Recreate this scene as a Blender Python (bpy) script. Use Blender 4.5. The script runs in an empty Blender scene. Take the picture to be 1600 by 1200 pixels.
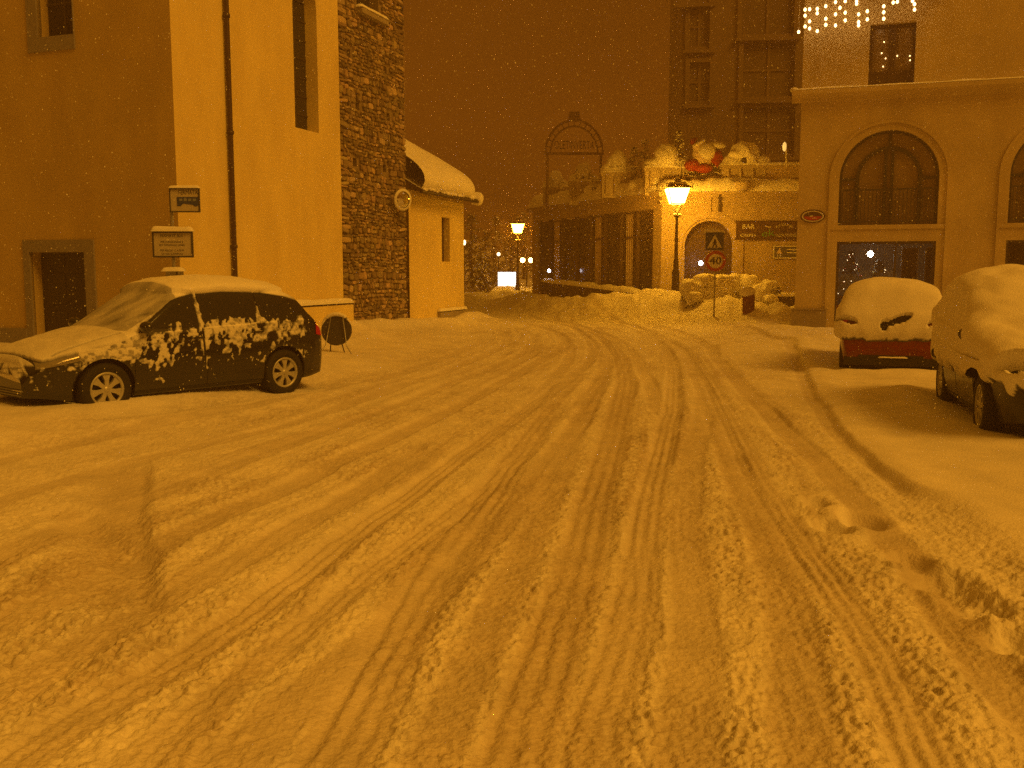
import bpy, bmesh, math, random
import numpy as np
from mathutils import Vector, Matrix
from mathutils.geometry import tessellate_polygon
random.seed(7); rng = np.random.default_rng(7)
S = bpy.context.scene; COL = S.collection
R = math.radians

# ------------------------------------------------------------------ camera
EYE = 1.7; F = 1500.0; PITCH = math.atan(176/1500)
cam = bpy.data.cameras.new('camera'); co = bpy.data.objects.new('camera', cam); COL.objects.link(co)
co.location = (0, 0, EYE); co.rotation_euler = (math.pi/2-PITCH, 0, 0)
cam.sensor_width = 36; cam.sensor_fit = 'HORIZONTAL'; cam.lens = 36*F/1600; cam.clip_end = 2000; cam.clip_start = .05
S.camera = co
CP, SP = math.cos(PITCH), math.sin(PITCH)
def ray(px, py):
    u, v = px-800, py-600
    return Vector((u, F*CP - v*SP, -F*SP - v*CP))
def G(px, py, z=0.0):                     # photo measurement -> point on a level plane
    r = ray(px, py); t = (z-EYE)/r.z
    return Vector((r.x*t, r.y*t, z))
def at(px, py, Y):                        # photo measurement -> point at distance Y
    r = ray(px, py); t = Y/r.y
    return Vector((r.x*t, Y, EYE+r.z*t))
class Wall:                               # a vertical plane through o along d; n points out to the street
    def __init__(s, o, d, n):
        s.o = Vector((o[0], o[1], 0)); s.d = Vector((d[0], d[1], 0)).normalized(); s.n = Vector((n[0], n[1], 0)).normalized()
    def sz(s, px, py, off=0.0):
        r = ray(px, py); o = s.o + s.n*off
        c = Vector((0, 0, EYE)); t = (o-c).dot(s.n)/r.dot(s.n)
        p = c + r*t
        return (p-o).dot(s.d), p.z
    def p(s, a, z, off=0.0): return s.o + s.d*a + s.n*off + Vector((0, 0, z))

# ------------------------------------------------------------------ noise
def _hash(ix, iy, seed):
    h = (ix.astype(np.int64)*374761393 + iy.astype(np.int64)*668265263 + seed*974634777) & 0x7fffffff
    h = ((h ^ (h >> 13))*1274126177) & 0x7fffffff
    return ((h ^ (h >> 16)) & 0xffffff)/float(0xffffff)
def vnoise(x, y, seed=0):
    ix = np.floor(x); iy = np.floor(y); fx = x-ix; fy = y-iy
    fx = fx*fx*fx*(fx*(fx*6-15)+10); fy = fy*fy*fy*(fy*(fy*6-15)+10)
    a = _hash(ix, iy, seed); b = _hash(ix+1, iy, seed); c = _hash(ix, iy+1, seed); d = _hash(ix+1, iy+1, seed)
    return (a*(1-fx)+b*fx)*(1-fy) + (c*(1-fx)+d*fx)*fy
def fbm(x, y, oct=4, seed=0):
    s = 0; a = .5; t = 0
    for k in range(oct):
        c, sn = math.cos(k*1.3), math.sin(k*1.3)
        s = s + a*vnoise((x*c-y*sn)*2**k+17.3*k, (x*sn+y*c)*2**k-9.1*k, seed+k); t += a; a *= .5
    return s/t
def sst(x, a, b):
    t = np.clip((x-a)/(b-a), 0, 1); return t*t*(3-2*t)

# ------------------------------------------------------------------ materials
MAT = {}
def mat(name, col, rough=.7, var=.0, scale=4.0, bump=0.0, bscale=30.0, metal=0.0, emit=None, estr=0.0, coat=0.0, col2=None, attr=None, spec=.5, streak=0.0):
    m = bpy.data.materials.new(name); m.use_nodes = True; nt = m.node_tree; b = nt.nodes['Principled BSDF']
    b.inputs['Roughness'].default_value = rough; b.inputs['Metallic'].default_value = metal
    b.inputs['Specular IOR Level'].default_value = spec
    if coat: b.inputs['Coat Weight'].default_value = coat
    c = (*col, 1)
    b.inputs['Base Color'].default_value = c
    tc = nt.nodes.new('ShaderNodeTexCoord')
    if var:
        n = nt.nodes.new('ShaderNodeTexNoise'); n.inputs['Scale'].default_value = scale; n.inputs['Detail'].default_value = 8; n.inputs['Roughness'].default_value = .65
        nt.links.new(tc.outputs['Object'], n.inputs['Vector'])
        r = nt.nodes.new('ShaderNodeValToRGB'); r.color_ramp.elements[0].position = .3; r.color_ramp.elements[1].position = .7
        lo = col2 if col2 else tuple(v*(1-var) for v in col)
        r.color_ramp.elements[0].color = (*lo, 1); r.color_ramp.elements[1].color = c
        nt.links.new(n.outputs['Fac'], r.inputs['Fac']); src = r.outputs['Color']
        if attr:
            a = nt.nodes.new('ShaderNodeAttribute'); a.attribute_name = attr
            mx = nt.nodes.new('ShaderNodeMix'); mx.data_type = 'RGBA'; mx.blend_type = 'MULTIPLY'; mx.inputs[0].default_value = 1
            nt.links.new(src, mx.inputs[6]); nt.links.new(a.outputs['Color'], mx.inputs[7]); src = mx.outputs[2]
        if streak:
            mp = nt.nodes.new('ShaderNodeMapping'); mp.inputs['Scale'].default_value = (1.1, 1.1, .30); nt.links.new(tc.outputs['Object'], mp.inputs['Vector'])
            n3 = nt.nodes.new('ShaderNodeTexNoise'); n3.inputs['Scale'].default_value = 1.6; n3.inputs['Detail'].default_value = 7; nt.links.new(mp.outputs[0], n3.inputs['Vector'])
            r3 = nt.nodes.new('ShaderNodeValToRGB'); r3.color_ramp.elements[0].position = .38; r3.color_ramp.elements[1].position = .62; q = 1-streak
            r3.color_ramp.elements[0].color = (q, q*.98, q*.95, 1); r3.color_ramp.elements[1].color = (1, 1, 1, 1); nt.links.new(n3.outputs['Fac'], r3.inputs['Fac'])
            m3 = nt.nodes.new('ShaderNodeMix'); m3.data_type = 'RGBA'; m3.blend_type = 'MULTIPLY'; m3.inputs[0].default_value = 1
            nt.links.new(src, m3.inputs[6]); nt.links.new(r3.outputs['Color'], m3.inputs[7]); src = m3.outputs[2]
        nt.links.new(src, b.inputs['Base Color'])
    if bump:
        n2 = nt.nodes.new('ShaderNodeTexNoise'); n2.inputs['Scale'].default_value = bscale; n2.inputs['Detail'].default_value = 6
        nt.links.new(tc.outputs['Object'], n2.inputs['Vector'])
        bp = nt.nodes.new('ShaderNodeBump'); bp.inputs['Strength'].default_value = bump; bp.inputs['Distance'].default_value = .02
        nt.links.new(n2.outputs['Fac'], bp.inputs['Height']); nt.links.new(bp.outputs['Normal'], b.inputs['Normal'])
    if emit:
        b.inputs['Emission Color'].default_value = (*emit, 1); b.inputs['Emission Strength'].default_value = estr
    MAT[name] = m; return m
SNOW = mat('snow', (.86, .84, .80), .75, .10, 3.0, .5, 45)
SNOWT = mat('thin_snow', (.62, .58, .50), .7, .45, 9.0, .4, 60)
CARSNOW = mat('clinging_snow', (.86, .84, .80), .75, .10, 5.0, .5, 60, attr='tint')
ROADSNOW = mat('road_snow', (.86, .83, .78), .7, .22, 2.2, .55, 55, attr='dirt')
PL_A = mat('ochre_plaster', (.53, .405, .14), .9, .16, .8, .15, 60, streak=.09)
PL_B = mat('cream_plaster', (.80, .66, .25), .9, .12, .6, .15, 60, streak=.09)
PL_R = mat('beige_plaster', (.66, .55, .30), .9, .25, .9, .2, 45, streak=.09)
PL_X = mat('pale_stucco', (.52, .42, .27), .9, .25, .8, .2, 45, streak=.09)
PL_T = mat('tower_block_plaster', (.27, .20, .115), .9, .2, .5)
MORTAR = mat('mortar', (.27, .21, .14), .95, .3, 6, .5, 40)
STONE = mat('stone', (.36, .29, .21), .85, .35, 14, .5, 40, attr='tint')
GRANITE = mat('grey_granite', (.27, .25, .25), .8, .3, 12, .3, 60)
PLINTH = mat('plinth_stone', (.36, .31, .24), .85, .3, 5, .4, 30)
BLACKM = mat('black_metal', (.02, .02, .022), .45, .3, 8, spec=.5)
DARKM = mat('dark_iron', (.045, .035, .03), .5, .3, 12)
PIPE = mat('brown_pipe', (.055, .03, .02), .45, .2, 6)
WOOD = mat('dark_wood', (.075, .045, .03), .6, .4, 9, .3, 30)
PANE = mat('street_reflection_pane', (.28, .21, .12), .22, .35, 1.2, spec=.5)  # reflected street painted into the pane colour as a brown tone
HPANE = mat('haze_faded_pane', (.19, .14, .08), .5, .2, 1.2)  # pane colour brought near the wall tone to fade windows like haze
BFRAME = mat('blue_grey_frame', (.030, .036, .050), .5, .2, 9)
DIMMEDW = mat('dimmed_white', (.50, .46, .38), .6, .15, 9)  # white darkened for the weak light on the bus stop boards
FRAME = mat('window_frame', (.05, .042, .04), .5, .2, 9)
DARK = mat('dark_void', (.012, .012, .014), .9)
STEEL = mat('zinc_steel', (.42, .42, .42), .4, .2, 9, metal=.7)
WHITE = mat('sign_white', (.75, .74, .70), .5, .08, 9)
SBLUE = mat('sign_blue', (.035, .06, .22), .45, .15, 9)
SRED = mat('sign_red', (.45, .03, .02), .45, .1, 9)
SBLACK = mat('sign_black', (.015, .015, .015), .5)
GREYBACK = mat('sign_back', (.05, .05, .055), .5, .3, 9)
BROWNSIGN = mat('sign_brown', (.075, .04, .022), .5, .2, 9)
GREEN = mat('sign_green', (.08, .28, .03), .5)
TERRA = mat('planter_stone', (.50, .42, .30), .8, .3, 9, .3, 40)
LEAF = mat('dark_leaf', (.05, .06, .025), .7, .4, 12)
TWIG = mat('bark', (.07, .05, .035), .85, .4, 18, .4, 30)
BIN = mat('bin_red', (.22, .06, .03), .6, .3, 10)
REDCLOTH = mat('red_cloth', (.36, .035, .02), .7, .2, 8)
SKIN = mat('pale_cloth', (.70, .58, .48), .7, .2, 8)
TYRE = mat('tyre_rubber', (.012, .012, .012), .8, .3, 30)
HUB = mat('hubcap', (.50, .49, .46), .4, .25, 14, metal=.35)
PAINT_D = mat('dark_paint', (.010, .011, .014), .28, .3, 20, coat=.6)
PAINT_R = mat('red_paint', (.18, .012, .008), .3, .3, 6, coat=.5)
PAINT_G = mat('slate_paint', (.012, .013, .017), .4, .4, 12, coat=.3)
TRIM = mat('black_trim', (.010, .010, .010), .6)
GLASSD = mat('dark_glass', (.020, .022, .026), .12, spec=.6)
LENS = mat('head_lens', (.35, .33, .30), .12, .4, 22, metal=.4)
TAIL = mat('tail_lens', (.42, .012, .008), .15, .3, 22, emit=(1, .05, .02), estr=.06)
def glass_mat():
    m = bpy.data.materials.new('window_glass'); m.use_nodes = True; nt = m.node_tree; nt.nodes.clear()
    o = nt.nodes.new('ShaderNodeOutputMaterial'); t = nt.nodes.new('ShaderNodeBsdfTransparent'); g = nt.nodes.new('ShaderNodeBsdfGlossy')
    g.inputs['Roughness'].default_value = .03; t.inputs['Color'].default_value = (.75, .75, .75, 1)
    f = nt.nodes.new('ShaderNodeFresnel'); f.inputs['IOR'].default_value = 1.6; mx = nt.nodes.new('ShaderNodeMixShader')
    nt.links.new(f.outputs[0], mx.inputs[0]); nt.links.new(t.outputs[0], mx.inputs[1]); nt.links.new(g.outputs[0], mx.inputs[2]); nt.links.new(mx.outputs[0], o.inputs[0])
    return m
GLASS = glass_mat()
def emat(name, col, st):
    m = mat(name, (.8, .8, .8), .5, emit=col, estr=st)
    if not name.startswith('sodium') and name != 'shop_globe': m.cycles.emission_sampling = 'NONE'
    return m
SODIUM = emat('sodium_glass', (1, .44, .02), 125)
SODIUM2 = emat('sodium_glass_far', (1, .44, .02), 110)
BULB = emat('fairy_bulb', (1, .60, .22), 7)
COOL = emat('cool_lamp', (.9, .88, 1), 14)
PANEL = emat('light_panel', (1, .95, .82), 2.6)
DIM = emat('dim_lamp', (1, .70, .35), 8)
MIRROR = mat('mirror_glass', (.7, .7, .7), .06, metal=1.0)

# ------------------------------------------------------------------ mesh helper
class MB:
    def __init__(s): s.v = []; s.f = []; s.sm = []; s.mi = []; s.col = None
    def add(s, verts, faces, smooth=False, mi=0):
        b = len(s.v); s.v.extend([tuple(v) for v in verts])
        for f in faces: s.f.append([b+i for i in f]); s.sm.append(smooth); s.mi.append(mi)
        return s
    def box(s, a, b, mi=0):
        x0, y0, z0 = a; x1, y1, z1 = b
        return s.hexa([(x0,y0,z0),(x1,y0,z0),(x1,y1,z0),(x0,y1,z0),(x0,y0,z1),(x1,y0,z1),(x1,y1,z1),(x0,y1,z1)], mi)
    def hexa(s, v, mi=0):
        return s.add(v, [(0,3,2,1),(4,5,6,7),(0,1,5,4),(1,2,6,5),(2,3,7,6),(3,0,4,7)], False, mi)
    def obox(s, w, s0, s1, z0, z1, o0, o1, mi=0):    # box in wall coordinates
        P = w.p
        return s.hexa([P(s0,z0,o0),P(s1,z0,o0),P(s1,z0,o1),P(s0,z0,o1),P(s0,z1,o0),P(s1,z1,o0),P(s1,z1,o1),P(s0,z1,o1)], mi)
    def tube(s, pts, r, n=10, mi=0, cap=True):
        pts = [Vector(p) for p in pts]; rs = r if isinstance(r, (list, tuple)) else [r]*len(pts)
        V = []; FA = []
        for i, p in enumerate(pts):
            t = (pts[min(i+1, len(pts)-1)]-pts[max(i-1, 0)]).normalized()
            a = t.orthogonal().normalized() if abs(t.z) < .99 else Vector((1, 0, 0)); a = (a - t*a.dot(t)).normalized(); b = t.cross(a)
            for k in range(n):
                q = 2*math.pi*k/n; V.append(p + (a*math.cos(q)+b*math.sin(q))*rs[i])
        for i in range(len(pts)-1):
            for k in range(n): FA.append((i*n+k, i*n+(k+1) % n, (i+1)*n+(k+1) % n, (i+1)*n+k))
        s.add(V, FA, True, mi)
        if cap:
            s.add(V[:n], [tuple(range(n))[::-1]], False, mi); s.add(V[-n:], [tuple(range(n))], False, mi)
        return s
    def lathe(s, prof, c=(0,0,0), n=20, mi=0, M=None, smooth=True):
        V = []; FA = []; m = len(prof)
        for (r, z) in prof:
            for k in range(n):
                q = 2*math.pi*k/n; p = Vector((r*math.cos(q), r*math.sin(q), z))
                if M: p = M @ p
                V.append(p+Vector(c))
        for i in range(m-1):
            for k in range(n): FA.append((i*n+k, i*n+(k+1) % n, (i+1)*n+(k+1) % n, (i+1)*n+k))
        s.add(V, FA, smooth, mi); return s
    def blob(s, c, r, seed=0, amp=.12, n=16, m=10, mi=0, fr=2.2):
        th = np.linspace(0, math.pi, m+1); ph = np.linspace(0, 2*math.pi, n, endpoint=False)
        V = []; FA = []
        for i, t in enumerate(th):
            for p in ph:
                d = np.array([math.sin(t)*math.cos(p), math.sin(t)*math.sin(p), math.cos(t)])
                k = 1+amp*2*(float(fbm(np.array([d[0]*fr+d[2]*1.3+seed*3.7]), np.array([d[1]*fr-d[2]*.9+seed*1.9]), 3, seed)[0])-.5)
                V.append((c[0]+d[0]*r[0]*k, c[1]+d[1]*r[1]*k, c[2]+d[2]*r[2]*k))
        for i in range(m):
            for k in range(n): FA.append((i*n+k, (i+1)*n+k, (i+1)*n+(k+1) % n, i*n+(k+1) % n))
        s.add(V, FA, True, mi); return s
    def grid(s, P, smooth=True, mi=0, closeu=False):   # P array (n,m,3)
        n, m = P.shape[:2]
        V = P.reshape(-1, 3).tolist(); FA = []
        for i in range(n-1):
            for j in range(m-1): FA.append((i*m+j, (i+1)*m+j, (i+1)*m+j+1, i*m+j+1))
        s.add(V, FA, smooth, mi); return s
    def poly(s, loop, thick_vec, mi=0):                 # planar loop extruded
        n = len(loop); a = [Vector(p) for p in loop]; b = [p+Vector(thick_vec) for p in a]
        tr = tessellate_polygon([a])
        s.add(a+b, [tuple(t) for t in tr]+[tuple(i+n for i in t[::-1]) for t in tr]+[(i, (i+1) % n, (i+1) % n+n, i+n) for i in range(n)], False, mi); return s
    def build(s, name, mats, parent=None, fix=True):
        me = bpy.data.meshes.new(name); me.from_pydata(s.v, [], s.f)
        ms = mats if isinstance(mats, (list, tuple)) else [mats]
        for m in ms: me.materials.append(m)
        me.polygons.foreach_set('use_smooth', s.sm); me.polygons.foreach_set('material_index', s.mi)
        if s.col is not None:
            ca = me.color_attributes.new('tint', 'FLOAT_COLOR', 'POINT'); ca.data.foreach_set('color', np.array(s.col, dtype=np.float32).ravel())
        if fix and len(s.f) < 60000:
            bm = bmesh.new(); bm.from_mesh(me); bmesh.ops.recalc_face_normals(bm, faces=bm.faces); bm.to_mesh(me); bm.free()
        me.update()
        o = bpy.data.objects.new(name, me); COL.objects.link(o)
        if parent: o.parent = parent
        return o
def tag(o, label=None, cat=None, group=None, kind=None):
    if label: o['label'] = label
    if cat: o['category'] = cat
    if group: o['group'] = group
    if kind: o['kind'] = kind
    return o
def empty(name, label, cat, loc=(0,0,0), rz=0, group=None):
    o = bpy.data.objects.new(name, None); COL.objects.link(o); o.empty_display_size = .2
    o.location = loc; o.rotation_euler = (0, 0, rz); return tag(o, label, cat, group)
def local(root):      # world->local for parts authored in world space
    bpy.context.view_layer.update(); return root.matrix_world.inverted()
def wpart(mb, name, m, root):  # part authored in world coordinates under an Empty
    inv = Matrix.Translation(root.location) @ Matrix.Rotation(root.rotation_euler.z, 4, 'Z'); inv = inv.inverted()
    mb.v = [tuple(inv @ Vector(v)) for v in mb.v]
    return mb.build(name, m, root)
def sub(mb, name, m, part, root):  # sub-part authored in world coordinates
    o = wpart(mb, name, m, root); o.parent = part; return o
def melt(o, voxel, it):
    a = o.modifiers.new('r', 'REMESH'); a.mode = 'VOXEL'; a.voxel_size = voxel; a.use_smooth_shade = True
    b = o.modifiers.new('s', 'SMOOTH'); b.iterations = it; b.factor = .5
    bpy.context.view_layer.update(); dg = bpy.context.evaluated_depsgraph_get(); me = bpy.data.meshes.new_from_object(o.evaluated_get(dg)); o.modifiers.clear(); nm = o.data.name; o.data = me
    if not me.materials: me.materials.append(SNOW)
    return o
def text_verts(txt, size, width=None):
    cu = bpy.data.curves.new('t', 'FONT'); cu.body = txt; cu.size = size; cu.align_x = 'CENTER'; cu.align_y = 'CENTER'; cu.extrude = .0
    cu.resolution_u = 3
    o = bpy.data.objects.new('t', cu); COL.objects.link(o); dg = bpy.context.evaluated_depsgraph_get()
    me = o.evaluated_get(dg).to_mesh(); V = [v.co.copy() for v in me.vertices]; FA = [tuple(p.vertices) for p in me.polygons]
    o.evaluated_get(dg).to_mesh_clear(); bpy.data.objects.remove(o); bpy.data.curves.remove(cu)
    if width and V:
        w = max(v.x for v in V)-min(v.x for v in V)
        for v in V: v.x *= width/w
    return V, FA
def add_text(mb, txt, size, center, right, up, off=.004, width=None, mi=0):
    right = Vector(right).normalized(); up = Vector(up).normalized(); n = right.cross(up); c = Vector(center)+n*off
    V, FA = text_verts(txt, size, width)
    mb.add([c+right*v.x+up*v.y for v in V], FA, False, mi); return mb
def wall_mesh(mb, w, outer, holes, depth, off=0.0, mi=0, back=True):
    loops = [[w.p(a, z, off) for a, z in outer]]+[[w.p(a, z, off) for a, z in h] for h in holes]
    tr = tessellate_polygon(loops); flat = [p for l in loops for p in l]
    mb.add(flat, [tuple(t) for t in tr], False, mi)
    for h in holes:
        a = [w.p(x, z, off) for x, z in h]; b = [w.p(x, z, off-depth) for x, z in h]; n = len(a)
        mb.add(a+b, [(i, (i+1) % n, (i+1) % n+n, i+n) for i in range(n)], False, mi)
    return mb
def rect(s0, s1, z0, z1): return [(s0, z0), (s1, z0), (s1, z1), (s0, z1)]
def arch(s0, s1, z0, zs, n=16, rise=None):
    c = (s0+s1)/2; r = (s1-s0)/2; rise = r if rise is None else rise
    return [(s0, z0), (s1, z0)]+[(c+r*math.cos(math.pi*k/n), zs+rise*math.sin(math.pi*k/n)) for k in range(n+1)]
def snowcap(mb, o, U, V, lu, lv, th, seed=0, nu=None, nv=None, over=.03, up=(0,0,1), rough=.35, skirt=.0, rr=None):
    """a rounded slab of lying snow on the parallelogram o + U*[0,lu] + V*[0,lv]"""
    o = Vector(o); U = Vector(U).normalized(); V = Vector(V).normalized(); up = Vector(up)
    nu = nu or max(6, min(90, int(lu/.06)+4)); nv = nv or max(6, min(60, int(lv/.06)+4))
    a = .5-.5*np.cos(np.linspace(0, math.pi, nu)); b = .5-.5*np.cos(np.linspace(0, math.pi, nv))
    A, B = np.meshgrid(-over+a*(lu+2*over), -over+b*(lv+2*over), indexing='ij')
    du = np.minimum(A+over, lu+over-A); dv = np.minimum(B+over, lv+over-B); r = rr or min(th*1.1, min(lu, lv)/2+over)
    e = np.clip(1-du/r, 0, 1)**2+np.clip(1-dv/r, 0, 1)**2
    h = np.sqrt(np.clip(1-e, 0, 1))
    nz = fbm(A*1.6+seed*7.1, B*1.6+seed*3.3, 4, seed)-.5
    T = th*h*(1+rough*1.6*nz) - skirt*(h < .02)*(.5+fbm(A*9+seed, B*9, 2, seed+5))
    wob = (fbm(A*4+seed*2, B*4, 3, seed+9)-.5)*over*1.5
    P = np.zeros(A.shape+(3,)); Q = np.zeros(A.shape+(3,))
    for k in range(3):
        base = o[k]+U[k]*A+V[k]*(B+wob*(B > lv*.5))
        P[..., k] = base+up[k]*T; Q[..., k] = base - up[k]*.004
    mb.grid(P); mb.grid(Q[:, ::-1])
    for (i, sl) in (('r', (0, slice(None))), ('r', (-1, slice(None))), ('c', (slice(None), 0)), ('c', (slice(None), -1))):
        pass
    return mb
# ------------------------------------------------------------------ snowy road
def catmull(pts, n=12):
    p = [np.array(q, float) for q in pts]; p = [2*p[0]-p[1]]+p+[2*p[-1]-p[-2]]; out = []
    for i in range(1, len(p)-2):
        for t in np.linspace(0, 1, n, endpoint=False):
            out.append(.5*(2*p[i]+(p[i+1]-p[i-1])*t+(2*p[i-1]-5*p[i]+4*p[i+1]-p[i+2])*t*t+(3*p[i]-p[i-1]-3*p[i+1]+p[i+2])*t**3))
    out.append(p[-2]); return np.array(out)
def track_curve(pix):
    pts = catmull([(G(x, y).x, G(x, y).y) for x, y in pix]); pts = pts[np.argsort(pts[:, 1])]; return pts
#        measured course (photo), width, depth, shoulder, tread, dirt
TRACKS = [
 ([(905,1260),(930,1150),(985,950),(1022,760),(1040,680),(1052,620),(1050,570),(1030,535),(985,508),(900,492)], .24, .075, .035, 1, .45),
 ([(790,1260),(860,1010),(905,880),(935,760),(965,650),(975,590),(960,545),(920,515),(860,497)], .30, .06, .03, 1, .55),
 ([(-40,1240),(120,1130),(330,1000),(560,830),(700,725),(820,640),(890,590),(925,555),(915,527),(880,506),(820,494)], .22, .065, .03, 1, .45),
 ([(300,1260),(420,1140),(560,1020),(700,900),(800,790),(880,690),(925,620),(945,570),(935,535),(890,509)], .26, .05, .03, 0, .5),
 ([(160,1250),(340,1090),(500,960),(640,850),(760,755),(850,680)], .18, .05, .03, 1, .35),
 ([(470,1260),(560,1120),(640,960),(720,830),(800,720),(860,640)], .28, .05, .03, 1, .5),
 ([(640,1260),(740,1040),(800,900),(850,790),(900,690)], .22, .035, .02, 0, .45),
 ([(-60,1010),(150,905),(330,815),(480,745),(620,680),(740,620),(830,570),(880,540),(860,515),(800,500)], .26, .06, .035, 0, .45),
 ([(-40,1120),(120,1020),(280,930),(420,850),(560,765),(680,690)], .25, .05, .03, 0, .45),
 ([(-60,900),(120,815),(300,755),(470,690),(620,632),(740,585),(820,550),(830,525)], .24, .065, .04, 0, .4),
 ([(-80,815),(100,750),(300,700),(470,655),(620,605),(740,562),(790,535),(780,515)], .26, .05, .03, 0, .35),
 ([(-80,735),(120,690),(300,655),(450,628),(600,590),(700,556),(760,530)], .30, .045, .025, 0, .3),
 ([(1290,1260),(1250,1100),(1235,960),(1200,850),(1160,760),(1120,660),(1090,590),(1060,545),(1010,515),(940,498)], .25, .05, .03, 0, .5),
 ([(1470,1260),(1400,1090),(1330,960),(1250,850),(1180,740),(1140,660),(1105,590),(1070,545)], .22, .04, .025, 1, .4),
 ([(1660,1180),(1520,1010),(1410,870),(1310,755),(1230,675),(1165,610),(1120,560),(1080,525),(1010,505)], .25, .085, .035, 0, .55),
 ([(1430,778),(1390,745),(1320,690),(1280,640),(1255,590),(1240,555),(1200,528),(1120,510)], .22, .06, .03, 0, .4),
 ([(1070,1260),(1080,1100),(1085,950),(1070,800),(1085,700),(1100,620),(1085,565),(1050,530)], .24, .045, .03, 0, .45),
 ([(1030,640),(1010,590),(990,555),(950,525),(890,503)], .22, .05, .025, 0, .4),
 ([(900,640),(935,590),(955,555),(925,522),(850,500)], .22, .04, .02, 0, .4),
 ([(820,640),(870,585),(890,550),(870,520),(810,503)], .22, .04, .02, 0, .4),
 ([(700,640),(790,580),(835,548),(830,522),(790,507)], .22, .04, .02, 0, .3),
]
CUR = [(track_curve(t[0]),)+t[1:] for t in TRACKS]
EDGE = track_curve([(1720,1100),(1590,940),(1480,835),(1400,765),(1330,705),(1285,645),(1258,590),(1245,556),(1215,532),(1130,512)])
def W2(px, py): p = G(px, py); return (p.x, p.y)
#   ridges of ploughed or fallen snow: world polyline, height, half width, power
RIDGES = [
 ([(-4.9,24.2),(-4.1,25.6),(-3.0,28.6),(-1.9,31.4),(-1.2,32.9)], .20, .55, .6),
 ([(-1.2,32.6),(-1.0,33.6),(-1.5,35)], .14, .55, .4),
 ([(0.2,47),(1.2,40),(2.6,36.6),(4.3,34.6),(6.2,33.0),(7.4,31.4),(8.0,29.6)], .62, 1.35, .5),
 ([(4.0,36.8),(6.0,34.2),(8.4,32.6),(10,33)], .45, 1.2, .3),
 ([(-6.6,8.6),(-5.2,9.6),(-4.25,10.55),(-3.4,11.6),(-2.5,13.0),(-2.2,14.0)], .07, .35, .5),
 ([(6.4,8.55),(5.0,8.75),(4.55,9.3),(4.75,10.4),(5.1,12.0),(5.5,13.3)], .07, .42, .5),
 ([(5.5,15.5),(6.4,15.2),(7.3,15.1)], .09, .35, .5),
 ([(-9,11.0),(-7.2,9.6),(-5.8,9.0)], .08, .5, .4),
 ([(-5.0,18.3),(-4.0,20.4),(-3.4,22.8)], .16, .6, .5),
 ([(5.0,20.5),(7.0,22.0),(9.0,23.5)], .15, 1.2, .4),
 ([(7.0,26.5),(9.0,25.3),(12,24)], .15, 1.4, .4),
 ([(-3.2,47.5),(-1,50.5),(2,53)], .5, 1.5, .4),
]
def seg_dist(x, y, poly):
    D = np.full(x.shape, 1e9)
    for (ax, ay), (bx, by) in zip(poly[:-1], poly[1:]):
        dx, dy = bx-ax, by-ay; t = np.clip(((x-ax)*dx+(y-ay)*dy)/(dx*dx+dy*dy), 0, 1)
        D = np.minimum(D, np.hypot(x-ax-t*dx, y-ay-t*dy))
    return D
PITS = [(W2(1345,815), .17, .10), (W2(1300,825), .14, .07), (W2(1475,915), .20, .09), (W2(1530,950), .18, .08), (W2(1590,1010), .15, .09),
        (W2(1420,880), .13, .05), (W2(1275,790), .12, .06)]
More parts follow.
